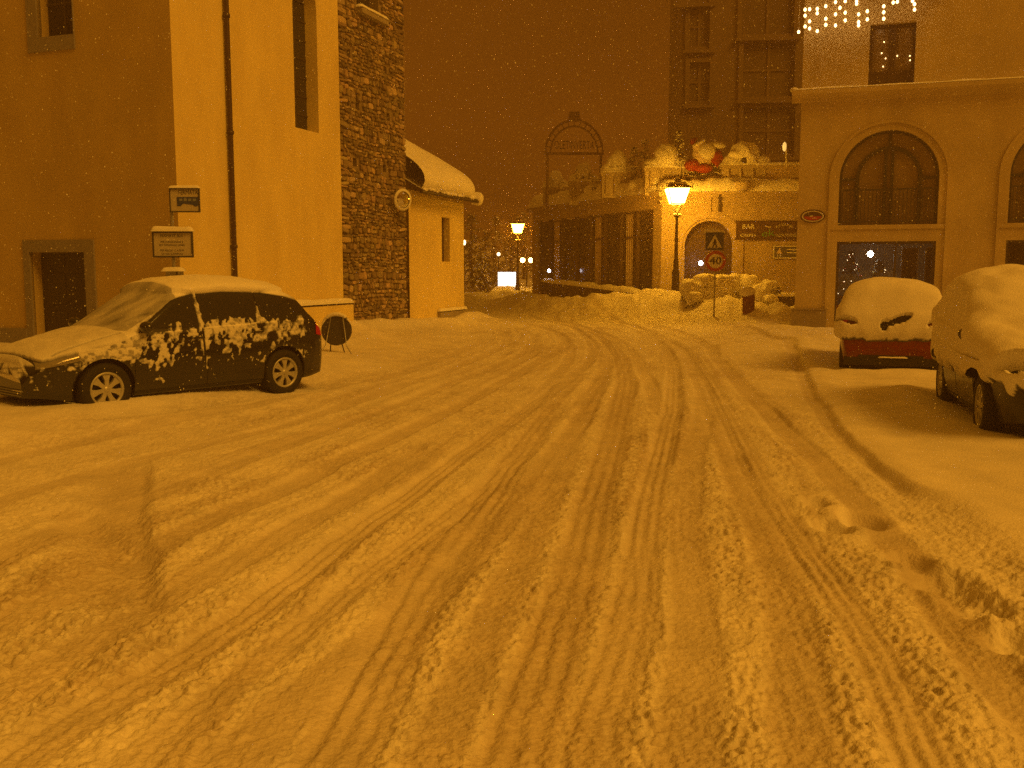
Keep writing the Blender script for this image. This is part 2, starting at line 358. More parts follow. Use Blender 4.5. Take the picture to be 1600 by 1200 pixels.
def height(x, y, dirt=False):
    sh = np.zeros_like(x); dr = np.zeros_like(x); flat = np.zeros_like(x)
    jit = (fbm(x*1.1, y*1.1, 3, 31)-.5)*.16+(fbm(x*5, y*5, 2, 32)-.5)*.05
    lump = fbm(x*.8, y*.5, 3, 40)
    for k, (c, w, dep, shd, tread, dt) in enumerate(CUR):
        xc = np.interp(y, c[:, 1], c[:, 0]); sl = np.gradient(c[:, 0])/np.maximum(1e-6, np.gradient(c[:, 1])); s = np.interp(y, c[:, 1], np.clip(sl, -4, 4))
        d = (x-xc)/np.sqrt(1+s*s)+jit*.24
        fade = sst(y, c[0, 1]-.3, c[0, 1]+.4)*(1-sst(y, c[-1, 1]-1.5, c[-1, 1]+1.0))
        mod = fade*(.25+1.3*vnoise(y*.55+k*7, x*.3+k, 50+k))*(.6+.8*vnoise(y*2.2+k*3, x*1.5, 150+k))
        a = np.abs(d); bot = 1-sst(a, w*.36, w*.66)
        sh -= .30*dep*bot*mod; sh += .18*shd*np.exp(-((a-w*.82)/.10)**2)*mod
        dr = np.maximum(dr, dt*bot*fade*(.5+.6*lump)); flat = np.maximum(flat, bot*fade)
        if tread:
            sh += .005*bot*mod*np.sin(d/w*2*math.pi*3.2)*(a < w*.6)
            sh += (.0022 if k in (0, 2) else 0)*bot*mod*np.sin(y*150+np.abs(d)*60)*(y < 9)
    # untouched snow on the parking side
    # faint lines left by many older wheels, following the lanes
    ca, cb = CUR[9][0], CUR[14][0]; xa = np.interp(y, ca[:, 1], ca[:, 0]); xb = np.interp(y, cb[:, 1], cb[:, 0]); u = (x-xa)/np.maximum(.8, xb-xa)
    lanes = sst(u, -.35, -.1)*(1-sst(u, 1.0, 1.15))
    st = fbm(u*60, y*.22, 3, 90)-.5; st2 = fbm(u*120, y*.35, 2, 95)-.5
    sh += lanes*(.60+.8*vnoise(x*.7, y*.5, 91)-.4)*(.018*st+.010*st2*(.3+1/(1+(y/12)**2)))
    e = np.interp(y, EDGE[:, 1], EDGE[:, 0]); side = (x-e)+jit*.9; wd = .11+.5*(1-sst(y, 5.5, 8.0)); un = sst(side, 0, wd)*(y < 27)
    sh = sh*(1-un)+.05*un; sh += .025*np.exp(-((side-.25)/.2)**2)*(y < 26)*(.4+1.2*lump)
    # quiet snow left of the lanes
    c = CUR[11][0]; lf = np.interp(y, c[:, 1], c[:, 0])-x; ul = sst(lf, .5, 1.3)
    sh += .16*ul*(1-.6*sst(x, -4, -2)); calm = np.maximum(un, .6*ul)
    for (poly, h, w, p) in RIDGES:
        D = seg_dist(x, y, poly); n = .55+.9*fbm(x*1.3+h*31, y*1.3, 3, 60)
        sh += h*np.exp(-(D/w)**2*1.2)*n; calm = np.maximum(calm, .5*np.exp(-(D/w)**2))
    # a short turned-wheel gouge with a steep right wall, lower left
    gp = track_curve([(258,960),(240,880),(232,800),(238,725)]); xg = np.interp(y, gp[:, 1], gp[:, 0]); d = x-xg+.05+jit*.35
    fy = sst(y, gp[0, 1]-.1, gp[0, 1]+.25)*(1-sst(y, gp[-1, 1]-.35, gp[-1, 1]+.15)); m = sst(d, -.62, -.20)*(1-sst(d, -.02, .11))*fy
    sh = sh*(1-m*.8)-.050*m; dr = np.maximum(dr, .45*m); flat = np.maximum(flat, .7*m)
    D = seg_dist(x, y, [W2(110,800), W2(170,850), W2(215,880)])+jit*.5; m = 1-sst(D, .06, .22); sh -= .035*m; dr = np.maximum(dr, .4*m)
    for (q, r, dep) in PITS:
        d = np.hypot(x-q[0], (y-q[1])*.7)+jit*.4; sh -= dep*(1-sst(d, r*.3, r)); sh += .02*np.exp(-((d-r*1.15)/.06)**2)
    # churned crumbs between the tracks
    near = 1/(1+(y/14)**2)
    c1 = 1-np.abs(2*fbm(x*8+jit*3, y*7, 4, 11)-1); c2 = 1-np.abs(2*fbm(x*21, y*19, 3, 12)-1); c3 = fbm(x*42, y*40, 2, 13)
    patch = .40+.60*sst(fbm(x*1.3+3, y*.7, 3, 14), .36, .62)
    rough = (1-calm)*(1-.5*flat)*(.25+.95*patch)
    sh += rough*((c1-.7)*.010+(c2-.7)*.014*(.4+near)+(c3-.5)*.020*near)+(c3-.5)*.012*near*(1-un)*(1-.6*flat)
    clod = np.clip(vnoise(x*15, y*14, 15)-.82, 0, 1)*.16+np.clip(vnoise(x*33, y*30, 16)-.84, 0, 1)*.13*near
    sh += clod*rough*.45
    sh += (fbm(x*.45, y*.35, 3, 20)-.5)*.08+(fbm(x*1.7, y*1.7, 3, 21)-.5)*.028*(1-.5*calm)
    sh += (fbm(x*4.2, y*4.2, 3, 22)-.5)*.016*(.3+.7*rough)
    # the street climbs a little beyond the bend
    sh += .55*sst(y, 44, 75)
    if dirt:
        sk = sst(fbm(u*34+jit, y*.35, 4, 97), .50, .74)*lanes; dr = np.maximum(dr, .38*sk*(.5+lump))
        dr = np.clip(dr+.30*rough*patch*(c2 < .8)+.08*patch, 0, 1)*(1-un)
        return sh, dr
    return sh
def hz(x, y): return float(height(np.array([float(x)]), np.array([float(y)]))[0])
def build_road():
    ys = [1.25]
    while ys[-1] < 95:
        y = ys[-1]; ys.append(y+max(.0075, .0030*y if y < 14 else .0030*y*(1+(y-14)*.03)))
    ys = np.array(ys); nc = 900
    t = np.linspace(-1, 1, nc)
    X = t[None, :]*(.64*ys[:, None]+1.6); Y = np.repeat(ys[:, None], nc, 1)
    Z, D = height(X.ravel(), Y.ravel(), True); n, m = X.shape
    co_ = np.stack([X.ravel(), Y.ravel(), Z], 1).astype(np.float32)
    idx = np.arange(n*m).reshape(n, m)
    q = np.stack([idx[:-1, :-1], idx[:-1, 1:], idx[1:, 1:], idx[1:, :-1]], -1).reshape(-1, 4)
    me = bpy.data.meshes.new('snowy_road'); me.vertices.add(n*m); me.vertices.foreach_set('co', co_.ravel())
    me.loops.add(q.size); me.loops.foreach_set('vertex_index', q.ravel().astype(np.int32))
    me.polygons.add(len(q)); me.polygons.foreach_set('loop_start', np.arange(0, q.size, 4, dtype=np.int32)); me.polygons.foreach_set('loop_total', np.full(len(q), 4, np.int32))
    me.polygons.foreach_set('use_smooth', np.ones(len(q), bool)); me.update(); me.validate()
    ca = me.color_attributes.new('dirt', 'FLOAT_COLOR', 'POINT')
    k = D[:, None]; cc = np.ones((n*m, 4), np.float32); cc[:, :3] = 1-k*np.array([[.42, .50, .60]])
    ca.data.foreach_set('color', cc.ravel()); me.materials.append(ROADSNOW)
    o = bpy.data.objects.new('snowy_road', me); COL.objects.link(o)
    tag(o, 'churned snow covered street with curving tyre ruts', kind='structure'); del o['label']
build_road()
g = MB(); g.add([(-400,-60,-.35),(400,-60,-.35),(400,600,-.35),(-400,600,-.35)], [(0,1,2,3)]); tag(g.build('ground', SNOW), kind='structure')
# ------------------------------------------------------------------ church (left)
C0 = (-6.65, 19.37); dB = Vector((.342, .94, 0)).normalized(); nB = Vector((dB.y, -dB.x, 0)); dA = -nB; nA = -dB
WB = Wall(C0, dB, nB)
WA = Wall(C0, dA, nA)
church = empty('church', 'tall plastered church with ochre end wall and cream side wall behind the dark car', 'church', (C0[0], C0[1], 0))
sT0, _ = WB.sz(538, 500); sT1, _ = WB.sz(637, 450); sT0 -= .02
# end wall with door and upper window
dl, _ = WA.sz(137, 480); dr_, _ = WA.sz(52, 480); _, dt_ = WA.sz(95, 394)
ul, _ = WA.sz(115, 40); ur, _ = WA.sz(59, 40); _, ub = WA.sz(90, 56)
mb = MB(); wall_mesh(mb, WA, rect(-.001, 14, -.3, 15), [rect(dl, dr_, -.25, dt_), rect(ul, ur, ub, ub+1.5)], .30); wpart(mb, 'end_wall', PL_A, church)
# side wall with the lancet
l0, _ = WB.sz(459, 100); l1, _ = WB.sz(496, 100); _, lb = WB.sz(478, 203); _, lsp = WB.sz(492, 22)
lan = [(l0, lb), (l1, lb), (l1, lsp)]
for k in range(1, 8): t = k/8; lan.append((l1-(l1-l0)/2*t**1.6, lsp+(l1-l0)*1.05*t**.75))
lan += [((l0+l1)/2, lsp+(l1-l0)*1.1)]
for k in range(7, 0, -1): t = k/8; lan.append((l0+(l1-l0)/2*t**1.6, lsp+(l1-l0)*1.05*t**.75))
lan.append((l0, lsp))
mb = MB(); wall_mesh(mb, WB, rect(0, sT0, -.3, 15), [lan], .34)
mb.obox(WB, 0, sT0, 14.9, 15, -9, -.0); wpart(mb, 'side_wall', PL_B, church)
w_ = MB(); w_.obox(WB, l0-.1, l1+.1, lb-.1, lsp+2, -.40, -.335); lw = wpart(w_, 'lancet_window', GLASSD, church)
f_ = MB()
for k in range(9): z = lb+.4+k*.45; f_.obox(WB, l0, l1, z, z+.03, -.334, -.31)
f_.obox(WB, (l0+l1)/2-.02, (l0+l1)/2+.02, lb, lsp+.6, -.336, -.312); sub(f_, 'glazing_bar', FRAME, lw, church)
# door and its stone frame
a0, at_ = WA.sz(147, 374); a1, _ = WA.sz(36, 374)
m_ = MB(); m_.obox(WA, a0, dl, -.2, at_, -.06, .035); m_.obox(WA, dr_, a1, -.2, at_, -.06, .035); m_.obox(WA, dl, dr_, dt_, at_, -.06, .037); d1 = wpart(m_, 'door_frame', GRANITE, church)
m_ = MB(); m_.obox(WA, dl-.05, dr_+.05, -.2, dt_+.05, -.36, -.28)
for k in range(2):
    for j in range(3):
        s = dl+.08+k*(dr_-dl)/2; m_.obox(WA, s, s+(dr_-dl)/2-.16, .2+j*.8, .85+j*.8, -.281, -.262)
dd = wpart(m_, 'door', mat('old_door_wood', (.028, .026, .025), .6, .3, 7, .3, 30), church)
m_ = MB(); c = (dl+dr_)/2; m_.tube([WA.p(c+.08, 1.05, -.262), WA.p(c+.08, 1.05, -.2)], .015, 8); m_.tube([WA.p(c+.08, 1.05, -.205), WA.p(c-.04, 1.05, -.205)], .012, 8); sub(m_, 'handle', DARKM, dd, church)
# upper window
m_ = MB(); m_.obox(WA, ul-.05, ur+.05, ub-.05, ub+1.6, -.36, -.29); uw = wpart(m_, 'upper_window', DARK, church)
m_ = MB(); e0, ez = WA.sz(118, 76); e1, _ = WA.sz(45, 76)
m_.obox(WA, e0, e1, ez, ub, -.1, .03); m_.obox(WA, ur, e1, ub, ub+1.6, -.1, .028); m_.obox(WA, ul-.02, ul, ub, ub+1.6, -.1, .028); sub(m_, 'sill', GRANITE, uw, church)
m_ = MB(); m_.obox(WA, (ul+ur)/2-.025, (ul+ur)/2+.025, ub, ub+1.5, -.29, -.26); m_.obox(WA, ul, ur, ub+.7, ub+.74, -.288, -.262); sub(m_, 'glazing_bar', FRAME, uw, church)
# plinths
m_ = MB(); m_.obox(WA, .2, a0, -.3, .48, -.1, .06); m_.obox(WA, a1, 14, -.3, .48, -.1, .06); wpart(m_, 'end_plinth', GRANITE, church)
_, pz = WB.sz(530, 467, .28)
pz0 = pz-.12; m_ = MB(); m_.hexa([WB.p(-.05,-.3,0),WB.p(sT0+.02,-.3,0),WB.p(sT0+.02,-.3,.30),WB.p(-.05,-.3,.30),WB.p(-.05,pz0,0),WB.p(sT0+.02,pz0,0),WB.p(sT0+.02,pz0-.05,.28),WB.p(-.05,pz0-.05,.28)]); wpart(m_, 'side_plinth', PL_B, church)
m_ = MB(); snowcap(m_, WB.p(-.05, pz0, 0), WB.d, WB.n, sT0+.07, .27, .13, 3, 90, 10, .03, rr=.1); wpart(m_, 'ledge_snow', SNOW, church)
# drainpipe
p0, z0 = WB.sz(370, 425, .1); p1, z1 = WB.sz(353, 0, .1)
m_ = MB(); m_.tube([WB.p((p0+p1)/2, pz0, .08), WB.p((p0+p1)/2, 15, .08)], .055, 12)
for z in (2.2, 4.6, 7.0, 9.4): m_.lathe([(.055, 0), (.075, 0), (.075, .07), (.055, .07)], WB.p((p0+p1)/2, z, .08), 12)
wpart(m_, 'drainpipe', PIPE, church)

# ------------------------------------------------------------------ stone bell tower
tower = empty('stone_tower', 'rough stone bell tower with putlog holes between cream church wall and low annex', 'tower', tuple(WB.p(sT0, 0, 0)))
WTz = 16.0; toff = -.02
holes = []
for (hx, hy) in ((547,83),(604,110),(561,165),(609,183),(557,254),(603,263)):
    a, z = WB.sz(hx, hy, toff); holes.append((a-.10, a+.10, z-.10, z+.12))
wa, wz = WB.sz(557, 12, toff); wb, _ = WB.sz(598, 20, toff); _, wz = WB.sz(580, 22, toff)
win = (wa+.1, wb-.15, wz, wz+1.7)
mb = MB(); wall_mesh(mb, WB, rect(sT0, sT1, -.3, WTz), [rect(*h) for h in holes]+[rect(*win)], .35, toff-.05)
o = WB.p(sT0, 0, toff-.05)
for (s, ) in ((sT1,), (sT0,)):
    mb.add([WB.p(s,-.3,toff-.05), WB.p(s,-.3,-4), WB.p(s,WTz,-4), WB.p(s,WTz,toff-.05)], [(0,1,2,3)])
mb.add([WB.p(sT0,WTz,-4),WB.p(sT1,WTz,-4),WB.p(sT1,WTz,toff-.05),WB.p(sT0,WTz,toff-.05)], [(0,1,2,3)])
wpart(mb, 'mortar_core', MORTAR, tower)
mb = MB(); mb.obox(WB, sT0+.2, sT1-.2, .5, WTz-.5, -.6, -.42); wpart(mb, 'dark_inside', DARK, tower)
def stone_face(w, s0, s1, z0, z1, off, skip, seed):
    rr = random.Random(seed); mb = MB(); mb.col = []
    z = z0
    while z < z1:
        big = rr.random() < .2
        h = rr.uniform(.13, .20) if big else rr.uniform(.06, .12)
        s = s0+rr.uniform(-.05, .0)
        while s < s1-.03:
            edge = s < s0+.1 or s > s1-.6
            wd = rr.uniform(.30, .55) if (edge and rr.random() < .7) else rr.uniform(.07, .27)*(1.2 if big else 1)
            wd = min(wd, s1-s)
            cs, cz = s+wd/2, z+h/2+.025*math.sin(s*2.3+z)
            if not any(cs > a-.11 and cs < b+.11 and cz > c-.06 and cz < d+.06 for a, b, c, d in skip):
                hh = h*rr.uniform(.62, 1.25); ww = wd-rr.uniform(.012, .03); pr = rr.uniform(.012, .05)
                n = 10; ring = []
                ex = rr.uniform(.30, .65); tl = rr.uniform(-.2, .2); cz += rr.uniform(-.02, .02)
                for k in range(n):
                    q = 2*math.pi*(k+.5)/n; cx, cy = math.cos(q), math.sin(q)
                    ux = math.copysign(abs(cx)**ex, cx)*ww/2*rr.uniform(.88, 1.05); uy = math.copysign(abs(cy)**ex, cy)*hh/2*rr.uniform(.86, 1.05)
                    ring.append((ux-uy*tl, uy+ux*tl))
                V = []; tx, tz = rr.uniform(-.35, .35), rr.uniform(-.25, .5)
                for kk, (sc, o_) in enumerate(((1.0, -.05), (.97, pr*.55), (.84, pr*.92), (.45, pr))):
                    for (ux, uy) in ring:
                        dd = o_ + (0 if kk == 0 else (-tx*ux*.35-tz*uy*.35+rr.uniform(-.004, .004)))
                        V.append(w.p(cs+ux*sc, cz+uy*sc, off+dd-.012))
                FA = []
                for l in range(3):
                    for k in range(n): FA.append((l*n+k, l*n+(k+1) % n, (l+1)*n+(k+1) % n, (l+1)*n+k))
                FA.append(tuple(range(3*n, 4*n)))
                mb.add(V, FA, False)
                v = rr.choice([.45, .6, .7, .8, .9, 1.0, 1.15]) if rr.random() < .85 else 1.55
                t = (v*rr.uniform(.95, 1.05), v*rr.uniform(.88, 1.0), v*rr.uniform(.75, 1.0), 1)
                mb.col.extend([t]*len(V))
            s += wd
        z += h
    return mb
sk = holes+[win]
m_ = stone_face(WB, sT0+.02, sT1, -.2, 13.2, toff, sk, 5); wpart(m_, 'stonework', STONE, tower)
WT2 = Wall(WB.p(sT1, 0, toff)[:2], -nB, dB)
m_ = stone_face(WT2, 0.0, 3.9, 3.6, 13.2, -.03, [], 9); wpart(m_, 'side_stonework', STONE, tower)
m_ = MB(); m_.obox(WB, win[0]-.1, win[1]+.1, win[2]-.05, win[3], -.40, -.36); tw = wpart(m_, 'window', DARK, tower)
m_ = MB(); m_.obox(WB, wa-.02, wb+.02, wz-.16, wz-.02, -.2, .16); sub(m_, 'sill', PLINTH, tw, tower)
m_ = MB(); snowcap(m_, WB.p(wa-.02, wz-.02, -.1), WB.d, WB.n, wb-wa+.04, .26, .10, 4, over=.02); sub(m_, 'sill_snow', SNOW, tw, tower)

# round convex mirror on the tower edge
cs, cz = WB.sz(628, 312, .25)
M = Matrix.LocRotScale(None, (Vector((.70,-.70,-.10))).to_track_quat('Z', 'Y'), None)
tm = empty('convex_mirror', 'round convex traffic mirror with pale rim on the tower edge', 'mirror', tuple(WB.p(cs, cz, .25)))
m_ = MB(); m_.lathe([(0,-.05),(.22,-.05),(.29,-.01),(.32,.03),(.31,.055),(.24,.06)], WB.p(cs,cz,.25), 28, 0, M); wpart(m_, 'rim', WHITE, tm)
m_ = MB(); m_.lathe([(.245,.04),(.2,.062),(.12,.078),(0,.086)], WB.p(cs,cz,.25), 28, 0, M); wpart(m_, 'mirror_glass', MIRROR, tm)
m_ = MB(); m_.tube([WB.p(cs,cz,0), WB.p(cs,cz,.22)], .025, 8); wpart(m_, 'bracket', STEEL, tm)

# ------------------------------------------------------------------ annex with heavy snow on its lean-to roof
s0 = sT1+.03; s1, _ = WB.sz(725, 420, .05); _, zt = WB.sz(638, 296, .05)
annex = empty('annex', 'low cream annex with narrow slit window and thick snow on its roof beside the tower', 'building', tuple(WB.p(s0, 0, 0)))
q0, qz1 = WB.sz(690, 339, .05); q1, qz0 = WB.sz(703, 409, .05)
WX = Wall(WB.o+WB.n*.05, WB.d, WB.n)
m_ = MB(); wall_mesh(m_, WX, rect(s0, s1, -.3, zt), [rect(q0, q1, qz0, qz1)], .22)
m_.add([WX.p(s1,-.3,0),WX.p(s1,-.3,-3.6),WX.p(s1,zt+1.9,-3.6),WX.p(s1,zt,0)], [(0,1,2,3)]); wpart(m_, 'wall', PL_B, annex)
m_ = MB(); m_.obox(WX, q0-.05, q1+.05, qz0-.05, qz1+.05, -.27, -.215); w = wpart(m_, 'slit_window', WOOD, annex)
m_ = MB(); m_.obox(WX, (q0+q1)/2-.012, (q0+q1)/2+.012, qz0, qz1, -.214, -.2)
for k in range(3): z = qz0+(k+1)*(qz1-qz0)/4; m_.obox(WX, q0, q1, z, z+.02, -.216, -.202)
sub(m_, 'glazing_bar', FRAME, w, annex)
b0, bz = WX.sz(688, 497, .1); _, bz1 = WX.sz(724, 478, .1)
m_ = MB(); m_.hexa([WX.p(b0,-.3,0),WX.p(s1+.03,-.3,0),WX.p(s1+.03,-.3,.12),WX.p(b0,-.3,.12),WX.p(b0,.42,0),WX.p(s1+.03,.42,0),WX.p(s1+.03,.38,.11),WX.p(b0,.38,.11)]); wpart(m_, 'plinth', PLINTH, annex)
m_ = MB(); snowcap(m_, WX.p(b0, .42, 0), WX.d, WX.n, s1-b0, .12, .10, 12, over=.01); wpart(m_, 'plinth_snow', SNOW, annex)
ov = .38; slope = .58
rd = (-WX.n+Vector((0,0,slope))).normalized(); up = WX.d.cross(rd); up = up if up.z > 0 else -up
ro = WX.p(s0-.02, zt-.02-ov*slope*.2, ov)
m_ = MB(); P = [ro, ro+WX.d*(s1-s0+.35), ro+WX.d*(s1-s0+.35)+rd*4.4, ro+rd*4.4]
m_.hexa(P+[p+up*.09 for p in P]); rf = wpart(m_, 'roof', WOOD, annex)
m_ = MB(); m_.tube([ro+up*.02-rd*.04, ro+WX.d*(s1-s0+.35)+up*.02-rd*.04], .06, 10); sub(m_, 'gutter', DARKM, rf, annex)
m_ = MB()
lu, lv = s1-s0+.42, 4.4; nu, nv = 80, 70
a = np.linspace(0, 1, nu); b = .5-.5*np.cos(np.linspace(0, math.pi, nv)); A, B = np.meshgrid(a*lu, b*lv, indexing='ij')
du = lu-A; e = np.clip(1-du/1.0, 0, 1)**2.4+np.clip(1-B/.9, 0, 1)**2.4; h = np.clip(1-e, 0, 1)**(1/2.4)
T = (.54+.14*(fbm(A*1.2, B*.5, 3, 77)-.5)+.10*(vnoise(A*2.6, B*.15, 71)-.5))*h
fr = .10*(fbm(A*5, A*0, 3, 78))*(B < .05)
P = np.zeros(A.shape+(3,)); Q = P.copy(); base = ro+up*.092
drop = np.where(B < .08, .05*(fbm(A*14, B*0, 2, 79))+.02, 0)
for k in range(3):
    P[..., k] = base[k]+WX.d[k]*A+rd[k]*(B-.12*h*np.exp(-B/.3))+up[k]*T
    Q[..., k] = base[k]+WX.d[k]*A+rd[k]*B
P[..., 2] -= drop*0; m_.grid(P); m_.grid(Q[:, ::-1])
# crumbly overhanging lip
for k in range(46):
    s = random.uniform(.1, lu-.05); r = random.uniform(.03, .075)
    m_.blob(base+WX.d*s+rd*random.uniform(-.03, .05)+up*random.uniform(-.03, .03), (r*1.2, r*1.2, r), k, .25, 8, 6)
m_.blob(base+WX.d*(lu-.05)+rd*.06-up*.02, (.2, .2, .24), 5, .2); sub(m_, 'roof_snow', SNOW, rf, annex)
# ------------------------------------------------------------------ right building with arched windows
dR = Vector((.952, -.305, 0)).normalized(); nR = Vector((-.305, -.952, 0)).normalized()
WR = Wall((8.22, 28.0), dR, nR)
rb = empty('arcade_building', 'beige two storey building with arched windows, a cornice and a shop below', 'building', (8.22, 28, 0))
LEN = 44  # length beyond view, stretched so the building shades the terrace
A0, _ = WR.sz(1311, 300); A1, _ = WR.sz(1467, 300); _, Atop = WR.sz(1390, 203); _, Abot = WR.sz(1390, 351)
B0, _ = WR.sz(1577, 300); step = B0-A0; Ar = (A1-A0)/2; Asp = Atop-Ar
_, Ct = WR.sz(1300, 152); _, shopT = WR.sz(1390, 377); _, baseT = WR.sz(1270, 484)
u0, _ = WR.sz(1358, 90); u1, _ = WR.sz(1430, 90); _, uT = WR.sz(1395, 36)
corn0 = Ct-.02; corn1 = Ct+.20
bays = [A0+k*step for k in range(4)]
holes = [arch(b, b+2*Ar, Abot, Asp, 24) for b in bays]+[rect(b, b+2*Ar, .12, shopT) for b in bays]
holes += [rect(u0+k*step, u1+k*step, corn1+.02, uT) for k in range(4) if k != 1]
m_ = MB(); wall_mesh(m_, WR, rect(0, LEN, -.3, 27), holes, .30); m_.obox(WR, 0, LEN, 26.9, 27.3, -11, .4)  # unseen upper wall and roof slab raised to throw shade on the terrace
m_.add([WR.p(0,-.3,0),WR.p(0,-.3,-11),WR.p(0,27,-11),WR.p(0,27,0)], [(0,1,2,3)]); wpart(m_, 'wall', PL_R, rb)
m_ = MB(); m_.obox(WR, -.08, LEN, -.3, baseT, .0, .07)
m2 = MB()
for k, b in enumerate(bays):
    pass
m_ = MB(); prev = -.10
for b in bays+[LEN]:
    m_.obox(WR, prev, b-.22 if b != LEN else LEN, -.3, baseT, -.02, .075); m_.obox(WR, prev, b-.22 if b != LEN else LEN, baseT, baseT+.04, -.02, .10); prev = b+2*Ar+.22
wpart(m_, 'plinth', PLINTH, rb)
# cornice with a little snow on it
m_ = MB(); prof = [(0,corn0-.10),(.06,corn0-.08),(.08,corn0),(.20,corn0+.06),(.24,corn0+.10),(.24,corn1),(0,corn1+.02)]
V = []
for s in (-.26, LEN):
    for o_, z in prof: V.append(WR.p(s, z, o_))
n = len(prof); m_.add(V, [(i, (i+1) % n, (i+1) % n+n, i+n) for i in range(n)]+[tuple(range(n)), tuple(range(n, 2*n))]); wpart(m_, 'cornice', PL_R, rb)
m_ = MB(); snowcap(m_, WR.p(-.26, corn1+.01, 0), WR.d, WR.n, 9, .23, .045, 8, 120, 8, .01, rr=.06, rough=.8)
m_.blob(WR.p(-.2, corn1+.03, .14), (.12,.12,.07), 4, .2); wpart(m_, 'cornice_snow', SNOW, rb)
# mouldings round every bay
for k, b in enumerate(bays):
    m_ = MB(); c = b+Ar; N = 28
    for (ri, ro_, oo) in ((Ar+.20, Ar+.27, .045),):
        pts = [(c-ro_, baseT+.04)]+[(c-ro_*math.cos(math.pi*i/N), Asp+ro_*math.sin(math.pi*i/N)) for i in range(N+1)]+[(c+ro_, baseT+.04)]
        pin = [(c-ri, baseT+.04)]+[(c-ri*math.cos(math.pi*i/N), Asp+ri*math.sin(math.pi*i/N)) for i in range(N+1)]+[(c+ri, baseT+.04)]
        V = [WR.p(s, z, oo) for s, z in pts]+[WR.p(s, z, oo) for s, z in pin]+[WR.p(s, z, -.01) for s, z in pts]+[WR.p(s, z, -.01) for s, z in pin]; n = len(pts)
        FA = []
        for i in range(n-1): FA += [(i, i+1, n+i+1, n+i), (i, i+1, 2*n+i+1, 2*n+i), (n+i, n+i+1, 3*n+i+1, 3*n+i)]
        m_.add(V, FA)
    wpart(m_, 'arch_moulding', PL_R, rb)
    # arched window: pane, frame, railing
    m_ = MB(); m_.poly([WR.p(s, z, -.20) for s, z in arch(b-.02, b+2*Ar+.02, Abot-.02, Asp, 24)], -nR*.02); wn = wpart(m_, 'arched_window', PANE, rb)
    m_ = MB()
    def ring(r0, r1, zb, o0, o1):
        for i in range(N):
            a, a2 = math.pi*i/N, math.pi*(i+1)/N
            q = [(c-r*math.cos(x), Asp+r*math.sin(x)) for r in (r0, r1) for x in (a, a2)]
            m_.hexa([WR.p(*q[0], o0), WR.p(*q[1], o0), WR.p(*q[3], o0), WR.p(*q[2], o0), WR.p(*q[0], o1), WR.p(*q[1], o1), WR.p(*q[3], o1), WR.p(*q[2], o1)])
        for sgn in (-1, 1):
            x0, x1 = sorted((c+sgn*r0, c+sgn*r1)); m_.obox(WR, x0, x1, zb, Asp, o0, o1)
    ring(Ar-.07, Ar-.002, Abot, -.20, -.13); ri = Ar*.63; ring(ri-.05, ri+.05, Abot, -.199, -.12)
    m_.obox(WR, c-.13, c-.05, Abot, Asp+ri-.04, -.2, -.125); m_.obox(WR, c+.05, c+.13, Abot, Asp+ri-.04, -.2, -.125)
    for sgn in (-1, 1): x0, x1 = sorted((c+sgn*(ri+.05), c+sgn*(Ar-.07))); m_.obox(WR, x0, x1, Asp-.05, Asp+.03, -.2, -.128)
    m_.obox(WR, c-.04, c+.04, Asp+ri+.05, Atop-.07, -.2, -.128)
    sub(m_, 'frame', BFRAME, wn, rb)
    m_ = MB(); zr = Abot+.96; m_.obox(WR, b, b+2*Ar, zr, zr+.04, -.06, -.02); m_.obox(WR, b, b+2*Ar, Abot+.08, Abot+.11, -.055, -.025)
    nb = 26
    for i in range(1, nb): s = b+2*Ar*i/nb; m_.obox(WR, s-.009, s+.009, Abot, zr, -.05, -.032)
    sub(m_, 'railing', BFRAME, wn, rb)
    m_ = MB(); m_.obox(WR, b-.22, b+2*Ar+.22, Abot-.12, Abot, -.05, .03); wpart(m_, 'window_sill', PL_R, rb)
    # shop window below
    m_ = MB(); m_.obox(WR, b, b+2*Ar, .12, shopT, -.17, -.16); sw = wpart(m_, 'shop_window', GLASS, rb)
    m_ = MB()
    for x0, x1 in ((b, b+.07), (b+2*Ar-.07, b+2*Ar), (b+Ar*1.18, b+Ar*1.18+.06)): m_.obox(WR, x0, x1, .12, shopT, -.19, -.12)
    m_.obox(WR, b+.07, b+2*Ar-.07, shopT-.07, shopT, -.188, -.122); m_.obox(WR, b+.07, b+2*Ar-.07, .12, .3, -.188, -.122); sub(m_, 'frame', FRAME, sw, rb)
m_ = MB()
m_.obox(WR, .3, LEN, .0, .1, -4, -.31); m_.obox(WR, .3, LEN, shopT+.15, shopT+.25, -4, -.31); m_.obox(WR, .3, LEN, .1, shopT+.15, -4.1, -4)
m_.obox(WR, .2, .3, 0, shopT+.2, -4, -.31); m_.obox(WR, A0+2*Ar+.5, A0+2*Ar+.6, .1, shopT+.15, -4, -.31); wpart(m_, 'shop_interior', mat('shop_interior', (.34, .30, .18), .8, .3, 3), rb)
m_ = MB(); m_.obox(WR, .2, LEN, Abot-.2, 26, -.6, -.5); wpart(m_, 'dark_room', DARK, rb)
# upper window
for k in (0, 2, 3):
    a, b = u0+k*step, u1+k*step; c = (a+b)/2
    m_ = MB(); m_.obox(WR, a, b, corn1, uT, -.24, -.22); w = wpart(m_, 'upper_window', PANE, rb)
    m_ = MB()
    for x0, x1 in ((a, a+.09), (b-.09, b), (c-.09, c+.09)): m_.obox(WR, x0, x1, corn1, uT, -.22, -.15)
    for x0, x1 in ((a+.09, c-.09), (c+.09, b-.09)): m_.obox(WR, x0, x1, uT-.09, uT, -.22, -.152); m_.obox(WR, x0, x1, corn1, corn1+.45, -.22, -.17)
    sub(m_, 'frame', WOOD, w, rb)
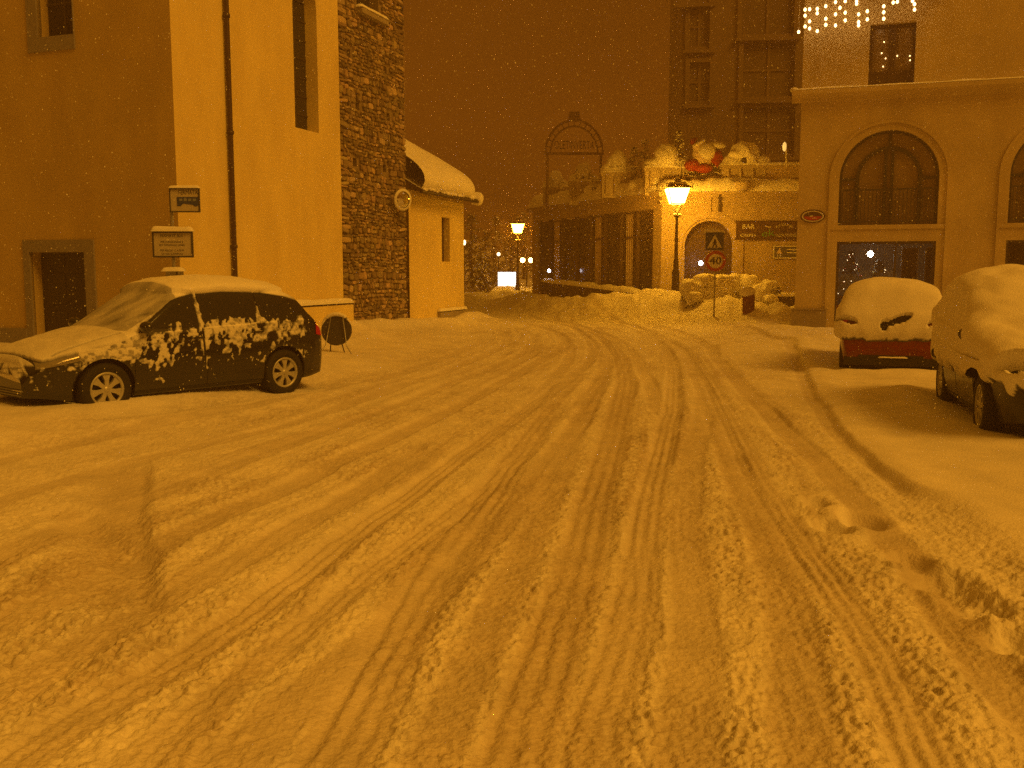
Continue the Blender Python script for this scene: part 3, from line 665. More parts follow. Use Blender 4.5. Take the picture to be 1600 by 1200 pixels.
# balcony slab the light strings hang from
m_ = MB(); _, zb_ = WR.sz(1340, -20, .5); m_.obox(WR, -.15, (u0+u1)/2+1.6, zb_, zb_+.18, 0, .62); wpart(m_, 'balcony_slab', PL_R, rb)

# icicle light strings
strings = [(88,[157]),(120,[47,77,130]),(142,[45,105,140]),(180,[43,65,153]),(222,[30,92,122]),(270,[10,70,125]),(292,[38]),(318,[5,62,100]),(374,[5,18]),(384,[70,108,125]),(427,[55,95]),(508,[30,60,92]),(555,[12]),(575,[8]),(650,[4]),(660,[20,47])]
names = ['one bulb', 'three bulbs', 'three bulbs', 'three bulbs', 'three bulbs', 'three bulbs', 'one bulb', 'three bulbs', 'two bulbs', 'three bulbs', 'two bulbs', 'three bulbs', 'one bulb', 'one bulb', 'one bulb', 'two bulbs']
ordn = ['leftmost', 'second', 'third', 'fourth', 'fifth', 'sixth', 'seventh', 'eighth', 'ninth', 'tenth', 'eleventh', 'twelfth', 'thirteenth', 'fourteenth', 'fifteenth', 'rightmost']
WI = Wall(WR.o+nR*.5, dR, nR)
for i, (xz, ys) in enumerate(strings):
    px = 1220+xz/3.158; pts = [WI.sz(px, y/3.158) for y in ys]
    s, z = pts[-1]; top = WI.p(s, zb_, 0)
    r = empty('icicle_light_string', f'{ordn[i]} string of the icicle lights under the balcony, ending in {names[i]}', 'light string', tuple(top), 0, 'icicle lights hanging under the balcony')
    cpts = [top]
    for j in range(1, 9): f = j/8; cpts.append(Vector((0, 0, zb_+(z-zb_)*f))+Vector((1, 1, 0))*WI.p(s+.012*math.sin(j*2.1+i), 0, .01*math.cos(j*1.7+i)))
    m_ = MB(); m_.tube(cpts, .006, 5); wpart(m_, 'cord', WHITE, r)
    for (sb, zz) in pts:
        m_ = MB(); m_.lathe([(0,-.055),(.032,-.036),(.042,0),(.028,.03),(.013,.045),(0,.045)], WI.p(sb, zz, 0), 10); wpart(m_, 'bulb', BULB, r)
# glowing bulbs added in place of lights reflected in the upper window
for (lst, lab) in (([(510,207),(498,262),(517,288),(505,328)], 'short string of bulbs standing in for lights reflected in the left leaf of the upper window'), ([(575,275),(637,275),(638,297)], 'string of bulbs standing in for lights reflected in the right leaf of the upper window')):
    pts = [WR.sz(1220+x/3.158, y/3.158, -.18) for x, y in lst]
    r = empty('reflection_bulb_string', lab, 'light string', tuple(WR.p(*pts[0], -.20)), 0, 'bulbs standing in for reflections in the upper window')
    m_ = MB(); m_.tube([WR.p(pts[0][0], uT-.12, -.2)]+[WR.p(s, z, -.2) for s, z in pts], .005, 5); wpart(m_, 'cord', DARKM, r)  # cord added to hang the stand-in bulbs
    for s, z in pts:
        m_ = MB(); m_.lathe([(0,-.02),(.014,-.01),(.017,0),(.012,.014),(0,.02)], WR.p(s, z, -.19), 8); wpart(m_, 'bulb', BULB, r)  # bulb standing in for a reflected light
# oval plaque
s, z = WR.sz(1270, 338); pq = empty('oval_plaque', 'oval dark and red plaque on the beige pier left of the arched window', 'sign', tuple(WR.p(s, z, 0)))
def ellipse(w, s, z, a, b, off, n=28): return [w.p(s+a*math.cos(2*math.pi*k/n), z+b*math.sin(2*math.pi*k/n), off) for k in range(n)]
m_ = MB(); m_.poly(ellipse(WR, s, z, .34, .19, .0), nR*.03); wpart(m_, 'board', BROWNSIGN, pq)
m_ = MB(); e1, e2 = ellipse(WR, s, z, .30, .155, .034), ellipse(WR, s, z, .265, .13, .034); m_.add(e1+e2, [(i, (i+1) % 28, (i+1) % 28+28, i+28) for i in range(28)]); wpart(m_, 'border', WHITE, pq)
m_ = MB(); m_.poly([WR.p(s+.24*math.cos(math.pi+math.pi*k/12), z-.005+.11*math.sin(math.pi+math.pi*k/12), .031) for k in range(13)], nR*.004); wpart(m_, 'red_field', SRED, pq)
m_ = MB(); m_.poly([WR.p(s-.12, z, .036), WR.p(s-.04, z+.025, .036), WR.p(s+.02, z+.01, .036), WR.p(s-.02, z-.015, .036)], nR*.003)
m_.poly([WR.p(s-.02, z-.05, .036), WR.p(s+.12, z-.045, .036), WR.p(s+.12, z-.06, .036), WR.p(s-.02, z-.065, .036)], nR*.003); wpart(m_, 'emblem', WHITE, pq)

# things seen in the lit shop window
def shop_tree(px, h, label, seed):
    s, _ = WR.sz(px, 430, -.9); base = WR.p(s, .1, -.9); rr = random.Random(seed)
    r = empty('decorated_tree', label, 'christmas tree', tuple(base), 0, 'decorated trees in the shop window')
    m_ = MB(); m_.tube([base, base+Vector((0,0,h*.9))], [.04, .012], 8); wpart(m_, 'trunk', TWIG, r)
    m_ = MB()
    for k in range(900):
        f = rr.random()**.8; z = .35+f*(h-.4); rad = (1-f)*.55*math.sqrt(rr.random())+.03; q = rr.random()*6.283
        p = base+Vector((rad*math.cos(q), rad*math.sin(q), z)); d = Vector((math.cos(q), math.sin(q), -.2+rr.uniform(-.4,.3)))*.09; w = Vector((-math.sin(q), math.cos(q), rr.uniform(-.5,.5)))*.02
        m_.add([p-w, p+w, p+d], [(0,1,2)])
    wpart(m_, 'foliage', LEAF, r)
    m_ = MB()
    for k in range(40):
        f = rr.random(); z = .4+f*(h-.5); rad = (1-f)*.55+.05; q = rr.random()*6.283; m_.blob(base+Vector((rad*math.cos(q), rad*math.sin(q), z)), (.035,.035,.035), 0, 0, 8, 6)
    wpart(m_, 'ornament_garland', mat('bauble_%d' % seed, (.5, .06, .03) if seed == 1 else (.65, .5, .12), .25, metal=.6), r)
    m_ = MB()
    for k in range(26):
        f = rr.random(); z = .4+f*(h-.5); rad = (1-f)*.55+.07; q = rr.random()*6.283; m_.blob(base+Vector((rad*math.cos(q), rad*math.sin(q), z)), (.012,.012,.012), 0, 0, 6, 4)
    wpart(m_, 'light_garland', DIM, r)
shop_tree(1330, 2.25, 'dark tree with red baubles at the left end of the lit shop window', 1)
shop_tree(1374, 2.0, 'dark tree with gold baubles under the shop lamp', 2)
s, z = WR.sz(1360, 397, -1.2); r = empty('shop_lamp', 'bright white lamp glowing inside the shop window', 'lamp', tuple(WR.p(s, z, -1.2)))
m_ = MB(); m_.blob(WR.p(s, z, -1.2), (.085,.085,.085), 0, 0); wpart(m_, 'globe', emat('shop_globe', (1,.93,.75), 100), r)
m_ = MB(); m_.tube([WR.p(s, z+.08, -1.2), WR.p(s, shopT+.15, -1.2)], .01, 6); wpart(m_, 'cable', DARKM, r)
for px0, px1, lab in ((1409, 1436, 'wide brown panel with pale edge behind the shop glass'), (1446, 1458, 'narrow brown panel with pale edge at the right of the shop glass')):
    a, zt_ = WR.sz(px0, 386, -.5); b, _ = WR.sz(px1, 386, -.5); r = empty('display_panel', lab, 'display panel', tuple(WR.p((a+b)/2, .1, -.5)), 0, 'panels in the shop window')
    m_ = MB(); m_.obox(WR, a+.03, b-.03, .12, zt_-.03, -.53, -.51); wpart(m_, 'board', BROWNSIGN, r)
    m_ = MB(); m_.obox(WR, a, a+.03, .1, zt_, -.54, -.5); m_.obox(WR, b-.03, b, .1, zt_, -.54, -.5); m_.obox(WR, a+.03, b-.03, zt_-.03, zt_, -.54, -.5); wpart(m_, 'frame', WHITE, r)

# ------------------------------------------------------------------ restaurant terrace building in the middle
WF = Wall((5.62, 36.5), (1, .0), (0, -1)); dL = Vector((-.44, .90, 0)).normalized(); nL = Vector((-dL.y, dL.x, 0)); 
if nL.y > 0: nL = -nL
WL = Wall((5.62, 36.5), dL, nL)
rs = empty('terrace_building', 'low bar building with arched door and a snowy roof terrace behind the street lamp', 'building', (5.62, 36.5, 0))
_, pT = WF.sz(1150, 302); LL = 10.6
da, _ = WF.sz(1069, 420); db, _ = WF.sz(1146, 420); _, dtop = WF.sz(1107, 345); dsp = dtop-(db-da)/2
m_ = MB(); wall_mesh(m_, WF, rect(0, 9, -.3, pT), [arch(da, db, .05, dsp, 20)], .35)
wpart(m_, 'front_wall', PL_X, rs)
m_ = MB(); c = (da+db)/2; r0, r1 = (db-da)/2+.10, (db-da)/2+.34; N = 24
pts = [(c-r1, .1)]+[(c-r1*math.cos(math.pi*i/N), dsp+r1*math.sin(math.pi*i/N)) for i in range(N+1)]+[(c+r1, .1)]
pin = [(c-r0, .1)]+[(c-r0*math.cos(math.pi*i/N), dsp+r0*math.sin(math.pi*i/N)) for i in range(N+1)]+[(c+r0, .1)]
V = [WF.p(s, z, .05) for s, z in pts]+[WF.p(s, z, .05) for s, z in pin]+[WF.p(s, z, -.01) for s, z in pts]+[WF.p(s, z, -.01) for s, z in pin]; n = len(pts)
FA = []
for i in range(n-1): FA += [(i, i+1, n+i+1, n+i), (i, i+1, 2*n+i+1, 2*n+i), (n+i, n+i+1, 3*n+i+1, 3*n+i)]
m_.add(V, FA); m_.obox(WF, c-.22, c+.02, dsp+r1-.1, pT-.02, -.01, .07); wpart(m_, 'door_surround', PL_X, rs)
m_ = MB(); m_.obox(WF, da-.1, db+.1, .0, dtop+.1, -.5, -.33); dd = wpart(m_, 'arched_door', WOOD, rs)
m_ = MB(); m_.obox(WF, c+.30, c+.38, dsp+r1, pT+.05, .0, .09); wpart(m_, 'downpipe', DARKM, rs)
m_ = MB()
for (z0, z1, o1) in ((pT-.34, pT-.26, .05), (pT-.14, pT-.04, .08), (pT-.04, pT+.06, .16)): m_.obox(WF, -.1, 9, z0, z1, -.02, o1)
wpart(m_, 'front_cornice', PL_X, rs)
# glazed side with posts and curtains
m_ = MB(); m_.obox(WL, .55, LL, pT-.55, pT, -.35, 0); m_.obox(WL, 0, .55, -.3, pT, -.35, -.0); m_.obox(WL, .55, LL, -.3, .75, -.35, 0); m_.obox(WL, LL-.4, LL, .75, pT-.55, -.35, 0)
wpart(m_, 'side_wall', PL_X, rs)
m_ = MB(); m_.obox(WL, -.1, LL+.2, pT-.12, pT+.06, -.05, .2); wpart(m_, 'side_cornice', PL_X, rs)
npan = 8; w_ = (LL-.95)/npan
for k in range(npan):
    a = .55+k*w_
    m_ = MB(); m_.obox(WL, a+.08, a+w_-.08, .8, pT-.6, -.2, -.18); wn = wpart(m_, 'terrace_window', GLASSD, rs)
    m_ = MB(); m_.obox(WL, a, a+.10, .75, pT-.55, -.24, -.06); m_.obox(WL, a+.1, a+w_, 3.0, 3.08, -.21, -.1); sub(m_, 'frame', WOOD, wn, rs)
    if k in (1, 3, 6):
        m_ = MB(); P = np.zeros((14, 2, 3))
        for i in range(14):
            for j, z in enumerate((.9, pT-.65)):
                P[i, j] = WL.p(a+w_*.35+i*.035, z, -.16+.03*math.sin(i*1.5))
        m_.grid(P); sub(m_, 'curtain', SKIN, wn, rs)
m_ = MB(); far = [WF.p(0, 0, -.3), WF.p(9, 0, -.3), WF.p(9, 0, -12), WL.p(LL, 0, -.3)]
m_.add([p+Vector((0,0,pT-.02)) for p in far]+[p+Vector((0,0,pT-.3)) for p in far], [(0,1,2,3),(4,5,6,7),(1,2,6,5),(2,3,7,6)]); roof = wpart(m_, 'roof', PL_X, rs)
# roof snow: front bank and side bank
m_ = MB(); snowcap(m_, WF.p(-.2, pT+.05, -1.5), WF.d, WF.n, 9.2, 1.78, .50, 21, 110, 30, .05, rr=.55, rough=.55)
snowcap(m_, WL.p(-.1, pT+.05, -1.6), WL.d, WL.n, LL+.3, 1.85, .48, 22, 120, 30, .05, rr=.6, rough=.9)
for k in range(9): s = .8+k*1.15; m_.blob(WL.p(s, pT+.32, -.3), (.55, .5, .36+.1*random.random()), k+3, .22, 14, 9)
sub(m_, 'roof_snow', SNOW, roof, rs)

# glowing globe added for the white reflection in the arched door
s, z = WF.sz(1095, 411, .2); r = empty('door_reflection_globe', 'bright white globe standing in for a reflection in the dark arched doorway', 'lamp', tuple(WF.p(s, z, .2)))
m_ = MB(); m_.blob(WF.p(s, z, .2), (.085,.085,.085), 0, 0); wpart(m_, 'globe', COOL, r)  # globe standing in for the reflection
m_ = MB(); m_.tube([WF.p(s, z, .1), WF.p(s, z, -.34)], .02, 8); wpart(m_, 'arm', DARKM, r)  # arm added to hold the stand-in globe
sl_ = None
p = at(858, 423, 43.2); r = empty('side_lamp', 'small bluish white lamp at the far end of the glazed terrace side', 'lamp', tuple(p))
m_ = MB(); m_.blob(p, (.075,.075,.075), 0, 0); wpart(m_, 'globe', COOL, r)
m_ = MB(); m_.tube([p+Vector((0,0,.05)), p+Vector((.6,.25,.1))], .02, 8); wpart(m_, 'arm', DARKM, r)

# bar sign board and small blue sign
a, z1 = WF.sz(1150, 346); b, z0 = WF.sz(1243, 373); b += .25; cx, cz = (a+b)/2, (z0+z1)/2; h = z1-z0
r = empty('bar_sign_board', 'long brown bar sign with pale lettering on the terrace building wall', 'sign', tuple(WF.p(cx, cz, 0)))
m_ = MB(); m_.obox(WF, a, b, z0, z1, 0, .06); wpart(m_, 'board', BROWNSIGN, r)
m_ = MB(); m_.obox(WF, a-.03, b+.03, z1, z1+.03, 0, .09); m_.obox(WF, a-.03, b+.03, z0-.03, z0, 0, .09); wpart(m_, 'frame', WOOD, r)
m_ = MB(); R_, U_ = WF.d, Vector((0,0,1)); X = lambda f: a+(b-.25-a)*f
add_text(m_, 'BAR', .26, WF.p(X(.20), cz+.12, .06), R_, U_, .004, .46); add_text(m_, 'CREPES', .15, WF.p(X(.20), cz-.20, .06), R_, U_, .004, .58)
add_text(m_, 'PIZZA FORNO', .15, WF.p(X(.83), cz-.20, .06), R_, U_, .004, .78)
for k, ch in enumerate('RISTORANTE'):
    q = math.pi*(.82-.64*k/9); pc = WF.p(X(.80)+.34*math.cos(q), cz-.0+.20*math.sin(q), .06); t = Vector((math.sin(q), 0, -math.cos(q)*.6)); add_text(m_, ch, .12, pc, t, Vector((0,0,1)) - t*t.z, .004)
add_text(m_, '~', .42, WF.p(X(.53), cz+.13, .06), R_, U_, .004, .22); wpart(m_, 'lettering', WHITE, r)
m_ = MB(); add_text(m_, 'ek', .36, WF.p(X(.53), cz-.12, .06), R_+Vector((0,0,.12)), U_, .004, .5); wpart(m_, 'green_script', GREEN, r)
a, z1 = WF.sz(1208, 384); b, z0 = WF.sz(1245, 404); b += .3
r = empty('tourist_sign', 'small dull blue sign with a pale mountain mark under the brown bar sign', 'sign', tuple(WF.p((a+b)/2, z0, 0)))
m_ = MB(); m_.obox(WF, a, b, z0, z1, 0, .05); wpart(m_, 'board', mat('dull_blue', (.09, .10, .16), .5, .2, 9), r)
m_ = MB()
for (x0, x1, y0, y1) in ((a, b, z1-.04, z1), (a, b, z0, z0+.04), (a, a+.04, z0+.04, z1-.04), (b-.04, b, z0+.04, z1-.04)): m_.obox(WF, x0, x1, y0, y1, .05, .056)
wpart(m_, 'border', WHITE, r)
m_ = MB(); m_.poly([WF.p(a+.12, z0+.18, .052), WF.p(a+.34, z0+.18, .052), WF.p(a+.23, z1-.08, .052)], WF.n*.004); wpart(m_, 'mountain_mark', SKIN, r)
m_ = MB(); add_text(m_, 'LA', .14, WF.p(a+.23, z0+.11, .05), R_, U_, .006); m_.obox(WF, a+.5, b-.1, z0+.32, z0+.36, .05, .055); m_.obox(WF, a+.5, b-.14, z0+.2, z0+.24, .05, .055); wpart(m_, 'lettering', WHITE, r)

# low boundary wall with snow before the glazed side
la, lz0 = None, None
p0 = at(1040, 459, 35.0); p1 = at(846, 436, 43.5)
bw = empty('boundary_wall', 'low dark stone wall capped with snow running along the glazed terrace side', 'wall', (p0.x, p0.y, 0))
dd_ = Vector((p1.x-p0.x, p1.y-p0.y, 0)); L_ = dd_.length; dd_.normalize(); nn = Vector((-dd_.y, dd_.x, 0)); nn = -nn if nn.y > 0 else nn
m_ = MB(); q = [p0, p1]; B0_ = [Vector((p.x, p.y, -.3)) for p in q]; T0 = [Vector((p.x, p.y, p.z-.12)) for p in q]
m_.hexa([B0_[0], B0_[1], B0_[1]-nn*.35, B0_[0]-nn*.35, T0[0], T0[1], T0[1]-nn*.35, T0[0]-nn*.35]); wpart(m_, 'wall', mat('dark_boundary_stone', (.11, .085, .06), .9, .4, 4, .4, 20), bw)
m_ = MB(); up_ = Vector((0,0,1)); snowcap(m_, T0[0]+nn*.04, (T0[1]-T0[0]), -nn, (T0[1]-T0[0]).length, .43, .15, 31, 140, 8, .03, rr=.16, rough=.9); wpart(m_, 'wall_snow', SNOW, bw)
r = empty('garden_wall', 'short dark wall capped with snow between hedge and beige corner', 'wall', (10, 33.5, 0))
p0 = at(1195, 460, 33.5); p1 = at(1262, 458, 33.5)
m_ = MB(); m_.box((p0.x, 33.5, -.3), (p1.x+.4, 33.8, p0.z-.08)); wpart(m_, 'wall', MAT['dark_boundary_stone'], r)
m_ = MB(); snowcap(m_, (p0.x-.02, 33.47, p0.z-.08), (1,0,0), (0,1,0), p1.x+.42-p0.x, .36, .13, 33, over=.02); wpart(m_, 'wall_snow', SNOW, r)
# ------------------------------------------------------------------ things on the roof terrace
def roofz(): return pT+.06
def planter(px, py_top, py_bot, Y, wpx, label, seed, side=True):
    """stone trough with snow laden plants: a big dome and two shoulders"""
    b = at(px, py_bot, Y); t = at(px, py_top, Y); W = wpx*Y/F; H = t.z-b.z
    r = empty('roof_planter', label, 'planter', tuple(b), 0, 'planters along the roof terrace')
    th = H*.48; m_ = MB(); x, y, z = b
    m_.box((x-W/2, y-.26, z-.25), (x+W/2, y+.26, z+th*.82)); m_.box((x-W/2-.05, y-.31, z+th*.82), (x+W/2+.05, y+.31, z+th)); wpart(m_, 'trough', TERRA, r)
    n = 4
    for k in range(n):
        m_ = MB(); s = x-W/2+W*(k+.5)/n; m_.lathe([(.045, z-.1), (.055, z+th*.1), (.03, z+th*.2), (.06, z+th*.5), (.03, z+th*.75), (.05, z+th*.82)], (s, y-.30, 0), 10); wpart(m_, 'baluster', TERRA, r)
    m_ = MB(); m_.lathe([(0, z+th), (W*.15, z+th), (W*.20, z+th+H*.10), (W*.22, z+th+H*.16), (0, z+th+H*.16)], (x, y-.02, 0), 18); wpart(m_, 'bowl', DARKM, r)
    m_ = MB(); m_.blob((x, y, z+H*.74), (W*.29, W*.26, H*.29), seed, .28, 24, 16); pr_ = random.Random(seed)
    for q in range(7): m_.blob((x+W*pr_.uniform(-.30, .30), y-.15*pr_.random(), z+H*pr_.uniform(.52, .84)), (W*pr_.uniform(.07, .15), W*.11, H*pr_.uniform(.07, .13)), seed+q, .3, 14, 9)
    if side:
        m_.blob((x-W*.34, y, z+H*.54), (W*.20, .26, H*.17), seed+1, .15, 16, 10); m_.blob((x+W*.36, y, z+H*.56), (W*.17, .26, H*.15), seed+2, .15, 16, 10)
        m_.blob((x+W*.21, y-.28, z+H*.46), (.05, .05, H*.10), seed+4, .1, 10, 8)
    snowcap(m_, (x-W/2-.05, y-.31, z+th), (1,0,0), (0,1,0), W+.1, .62, .10, seed, over=.02)
    melt(wpart(m_, 'snow_cover', SNOW, r), .04, 3)
    m_ = MB()
    for q in range(26):
        a = Vector((x+W*pr_.uniform(-.36, .36), y-.2, z+H*pr_.uniform(.5, .85))); d = Vector((pr_.uniform(-1, 1), pr_.uniform(-1, -.2), pr_.uniform(-.4, .9))).normalized()*pr_.uniform(.12, .26); m_.tube([a, a+d*.6+Vector((0,0,.02)), a+d], [.012, .009, .004], 4)
    wpart(m_, 'twig', TWIG, r)
    return r
planter(1163, 223, 292, 37.0, 74, 'largest snow domed stone planter at the right end of the roof terrace', 41)
planter(1040, 227, 296, 37.2, 66, 'snow domed stone planter on the roof corner above the street lamp', 45)
planter(966, 238, 300, 39.3, 52, 'hazy snow domed planter left of the roof corner, right of the arched sign', 49)
planter(912, 255, 312, 42.0, 44, 'dim snow domed planter below the arched roof sign', 53)
planter(868, 268, 318, 44.5, 38, 'faintest snow domed planter at the far end of the roof terrace', 57)
# hanging pot below the largest planter
p = at(1160, 300, 36.15); r = empty('hanging_bowl', 'dark round bowl hanging on the roof edge below the largest planter', 'bowl', tuple(p))
m_ = MB(); m_.lathe([(0,-.02),(.12,0),(.24,.10),(.32,.26),(.34,.36),(0,.36)], p, 20); wpart(m_, 'bowl', TERRA, r)
m_ = MB(); m_.tube([p+Vector((-.3,0,.36)), p+Vector((-.3,.3,.5))], .02, 6); wpart(m_, 'hook', DARKM, r)
# iron scroll railing with snow on its bars
def railing(x0, x1, pyb, pyt, Y, label, seed):
    a, b = at(x0, pyb, Y), at(x1, pyb, Y); top = at(x0, pyt, Y).z; rr = random.Random(seed)
    r = empty('iron_railing', label, 'railing', tuple((a+b)/2), 0, 'iron railing along the roof terrace'); H = top-a.z
    m_ = MB(); m_.tube([(a.x, Y, a.z+.05), (b.x, Y, a.z+.05)], .016, 6); m_.tube([(a.x, Y, top), (b.x, Y, top)], .018, 6)
    n = max(2, int((b.x-a.x)/.30))
    for k in range(n):
        cx = a.x+(b.x-a.x)*(k+.5)/n
        for sg in (-1, 1):
            pts = []
            for j in range(22):
                q = j/21*4.6*math.pi*.55; rad = .16*(1-j/26)*min(1, H/.5); pts.append((cx+sg*(rad*math.sin(q)), Y, a.z+H*.52+sg*rad*math.cos(q)*1.35))
            m_.tube(pts, .012, 5)
        m_.tube([(cx-.15, Y, a.z), (cx-.15, Y, top)], .014, 6)
    wpart(m_, 'scrollwork', BLACKM, r)
    m_ = MB()
    for k in range(n*4):
        cx = a.x+(b.x-a.x)*rr.random(); zz = a.z+H*rr.random()*.9; L = rr.uniform(.05, .16); tl = rr.uniform(-.6, .6)
        m_.tube([(cx-L, Y-.01, zz-L*tl), (cx, Y-.01, zz+.03), (cx+L, Y-.01, zz+L*tl*.5)], [.008, .02, .008], 6)
    snowcap(m_, (a.x, Y-.03, top+.01), (1,0,0), (0,1,0), b.x-a.x, .06, .05, seed, over=.01); wpart(m_, 'bar_snow', SNOW, r)
railing(1064, 1132, 282, 256, 36.9, 'black scroll railing under the red figure on the roof', 3)
railing(1199, 1243, 282, 256, 36.9, 'black scroll railing right of the largest planter on the roof', 4)
railing(985, 1016, 292, 262, 38.4, 'black scroll railing between two snow domed planters near the roof corner', 5)
railing(925, 950, 305, 280, 41.0, 'dim scroll railing on the hazy side of the roof', 6)
# snow ridge rail at the right end and a lit post
p = at(1222, 258, 36.7); r = empty('terrace_wall', 'low rear wall capped with snow at the right end of the roof terrace', 'wall', tuple(p))
m_ = MB(); m_.box((p.x-.6, 36.7, pT), (p.x+1.8, 36.95, p.z)); wpart(m_, 'wall', PL_X, r); m_ = MB(); snowcap(m_, (p.x-.62, 36.66, p.z), (1,0,0), (0,1,0), 2.4, .33, .14, 9, over=.02); wpart(m_, 'wall_snow', SNOW, r)
a, b = at(1229, 256, 36.5), at(1228, 224, 36.5); r = empty('terrace_lamp', 'thin pale lamp post glowing on the roof terrace beside the beige corner', 'lamp', tuple(a))
m_ = MB(); m_.tube([a-Vector((0,0,.1)), b], .03, 8); wpart(m_, 'post', WHITE, r); m_ = MB(); m_.lathe([(0,.16),(.06,.1),(.08,0),(.06,-.14),(0,-.2)], b-Vector((.05,0,.1)), 12); wpart(m_, 'lamp_head', emat('terrace_glow', (1,.6,.15), 1.2), r)
# slumped festive figure of red cloth under snow
p = at(1098, 262, 37.0); k = 37.0/F; x, y, z = p
fig = empty('inflatable_figure', 'slumped red and white festive figure half covered in snow above the iron railing', 'figure', (x, y, z))
m_ = MB(); m_.blob((x+.02, y, z+18*k), (17*k, .30, 20*k), 61, .06, 20, 14); wpart(m_, 'body', SKIN, fig)
m_ = MB(); m_.blob((x-17*k, y-.12, z+3*k), (12*k, .24, 9*k), 62, .1, 16, 10); m_.blob((x, y-.2, z-2*k), (14*k, .22, 7*k), 67, .1, 16, 10); wpart(m_, 'red_trousers', REDCLOTH, fig)
m_ = MB(); m_.tube([(x+12*k, y-.05, z+27*k), (x+20*k, y-.1, z+21*k), (x+23*k, y-.14, z+14*k), (x+16*k, y-.2, z+5*k)], [8*k, 8*k, 7.5*k, 7*k], 14); wpart(m_, 'red_sleeve', REDCLOTH, fig)
m_ = MB(); m_.blob((x-8*k, y-.06, z+31*k), (9*k, .22, 9*k), 63, .04, 18, 12); wpart(m_, 'head', SKIN, fig)
m_ = MB(); m_.tube([(x-8*k, y-.05, z+33*k), (x-13*k, y-.06, z+39*k), (x-20*k, y-.06, z+39*k)], [9.5*k, 7*k, 3*k], 16); wpart(m_, 'red_hat', REDCLOTH, fig)
m_ = MB(); m_.tube([(x-17*k, y-.2, z+31*k), (x-9*k, y-.28, z+35*k), (x+0*k, y-.2, z+40*k)], 2.6*k, 10); wpart(m_, 'hat_brim', SNOW, fig)
m_ = MB(); m_.blob((x+4*k, y-.14, z+23*k), (15*k, .26, 14*k), 64, .1, 20, 12); m_.blob((x+20*k, y, z+33*k), (14*k, .28, 6*k), 65, .15, 16, 10); wpart(m_, 'snow_cover', SNOW, fig)
# small pointed evergreens in pots
def leaf_cone(base, h, rad, seed, n=420, sn=.5):
    rr = random.Random(seed); L = MB(); N = MB()
    for k in range(n):
        f = rr.random()**.85; z = f*h; q = rr.random()*6.283; ro = rad*(1-f)**.8*math.sqrt(rr.uniform(.35, 1))+.015
        p = Vector(base)+Vector((ro*math.cos(q), ro*math.sin(q), z)); d = Vector((math.cos(q), math.sin(q), rr.uniform(-.3, .6))).normalized()*h*.07; w = Vector((-math.sin(q), math.cos(q), rr.uniform(-.3,.3)))*h*.018
        if rr.random() < sn: N.blob(p+d*.6, (h*.03, h*.03, h*.022), k % 7, .2, 6, 4)
        else: L.add([p-w, p+w, p+d*1.2], [(0,1,2)])
    return L, N
for (px, pyb, pyt, Y, lab) in ((1060, 262, 205, 37.4, 'pointed evergreen standing between the corner planter and the red figure'), (1007, 288, 218, 38.6, 'hazy pointed evergreen left of the corner planter'), (990, 290, 230, 39.2, 'thin snowy sapling beside the hazy evergreen')):
    b, t = at(px, pyb, Y), at(px, pyt, Y); h = t.z-b.z
    r = empty('potted_evergreen', lab, 'evergreen', tuple(b), 0, 'evergreens on the roof terrace')
    L, N = leaf_cone(b, h, h*.2, px, 300, .25); wpart(L, 'foliage', LEAF, r); wpart(N, 'branch_snow', SNOW, r)
    m_ = MB(); m_.tube([b-Vector((0,0,.3)), b+Vector((0,0,h*.8))], [.03, .01], 6); wpart(m_, 'trunk', TWIG, r)
# arched metal sign on the roof
Y = 42.0; L0, R0 = at(852, 240, Y), at(942, 240, Y); cx = (L0.x+R0.x)/2; zr = L0.z; rad = (R0.x-L0.x)/2; base = at(852, 305, Y).z
sg = empty('arched_roof_sign', 'hazy arched metal sign frame with lettering standing on the roof terrace', 'sign', (cx, Y, base))
topz = at(897, 188, Y).z; ry = topz-zr
HAZED_STEEL = mat('haze_faded_steel', (.20, .13, .07), .7, .3, 6)  # steel colour lightened to fade the sign as haze would
m_ = MB()
for (k, t) in ((1.0, .05), (.82, .04)):
    m_.tube([(cx-rad*k*math.cos(math.pi*i/28), Y, zr+ry*k*math.sin(math.pi*i/28)) for i in range(29)], t, 7)
for i in range(1, 14):
    q = math.pi*i/14; m_.tube([(cx-rad*.82*math.cos(q), Y, zr+ry*.82*math.sin(q)), (cx-rad*math.cos(q), Y, zr+ry*math.sin(q))], .022, 5)
m_.tube([(cx-rad*1.02, Y, zr), (cx+rad*1.02, Y, zr)], .06, 7)
m_.poly([(cx-.28, Y-.03, topz), (cx+.28, Y-.03, topz), (cx+.2, Y-.03, topz+.36), (cx-.2, Y-.03, topz+.36)], (0,.06,0)); wpart(m_, 'arch_frame', HAZED_STEEL, sg)
for sx in (-1, 1):
    m_ = MB(); m_.tube([(cx+sx*rad*.93, Y, zr), (cx+sx*rad*.93, Y, base-.6)], .06, 8); wpart(m_, 'post', HAZED_STEEL, sg)
m_ = MB(); add_text(m_, 'OLETINVERTA', .5, (cx, Y-.02, zr+.34), (1,0,0), (0,0,1), .0, rad*1.38); wpart(m_, 'lettering', DARKM, sg)

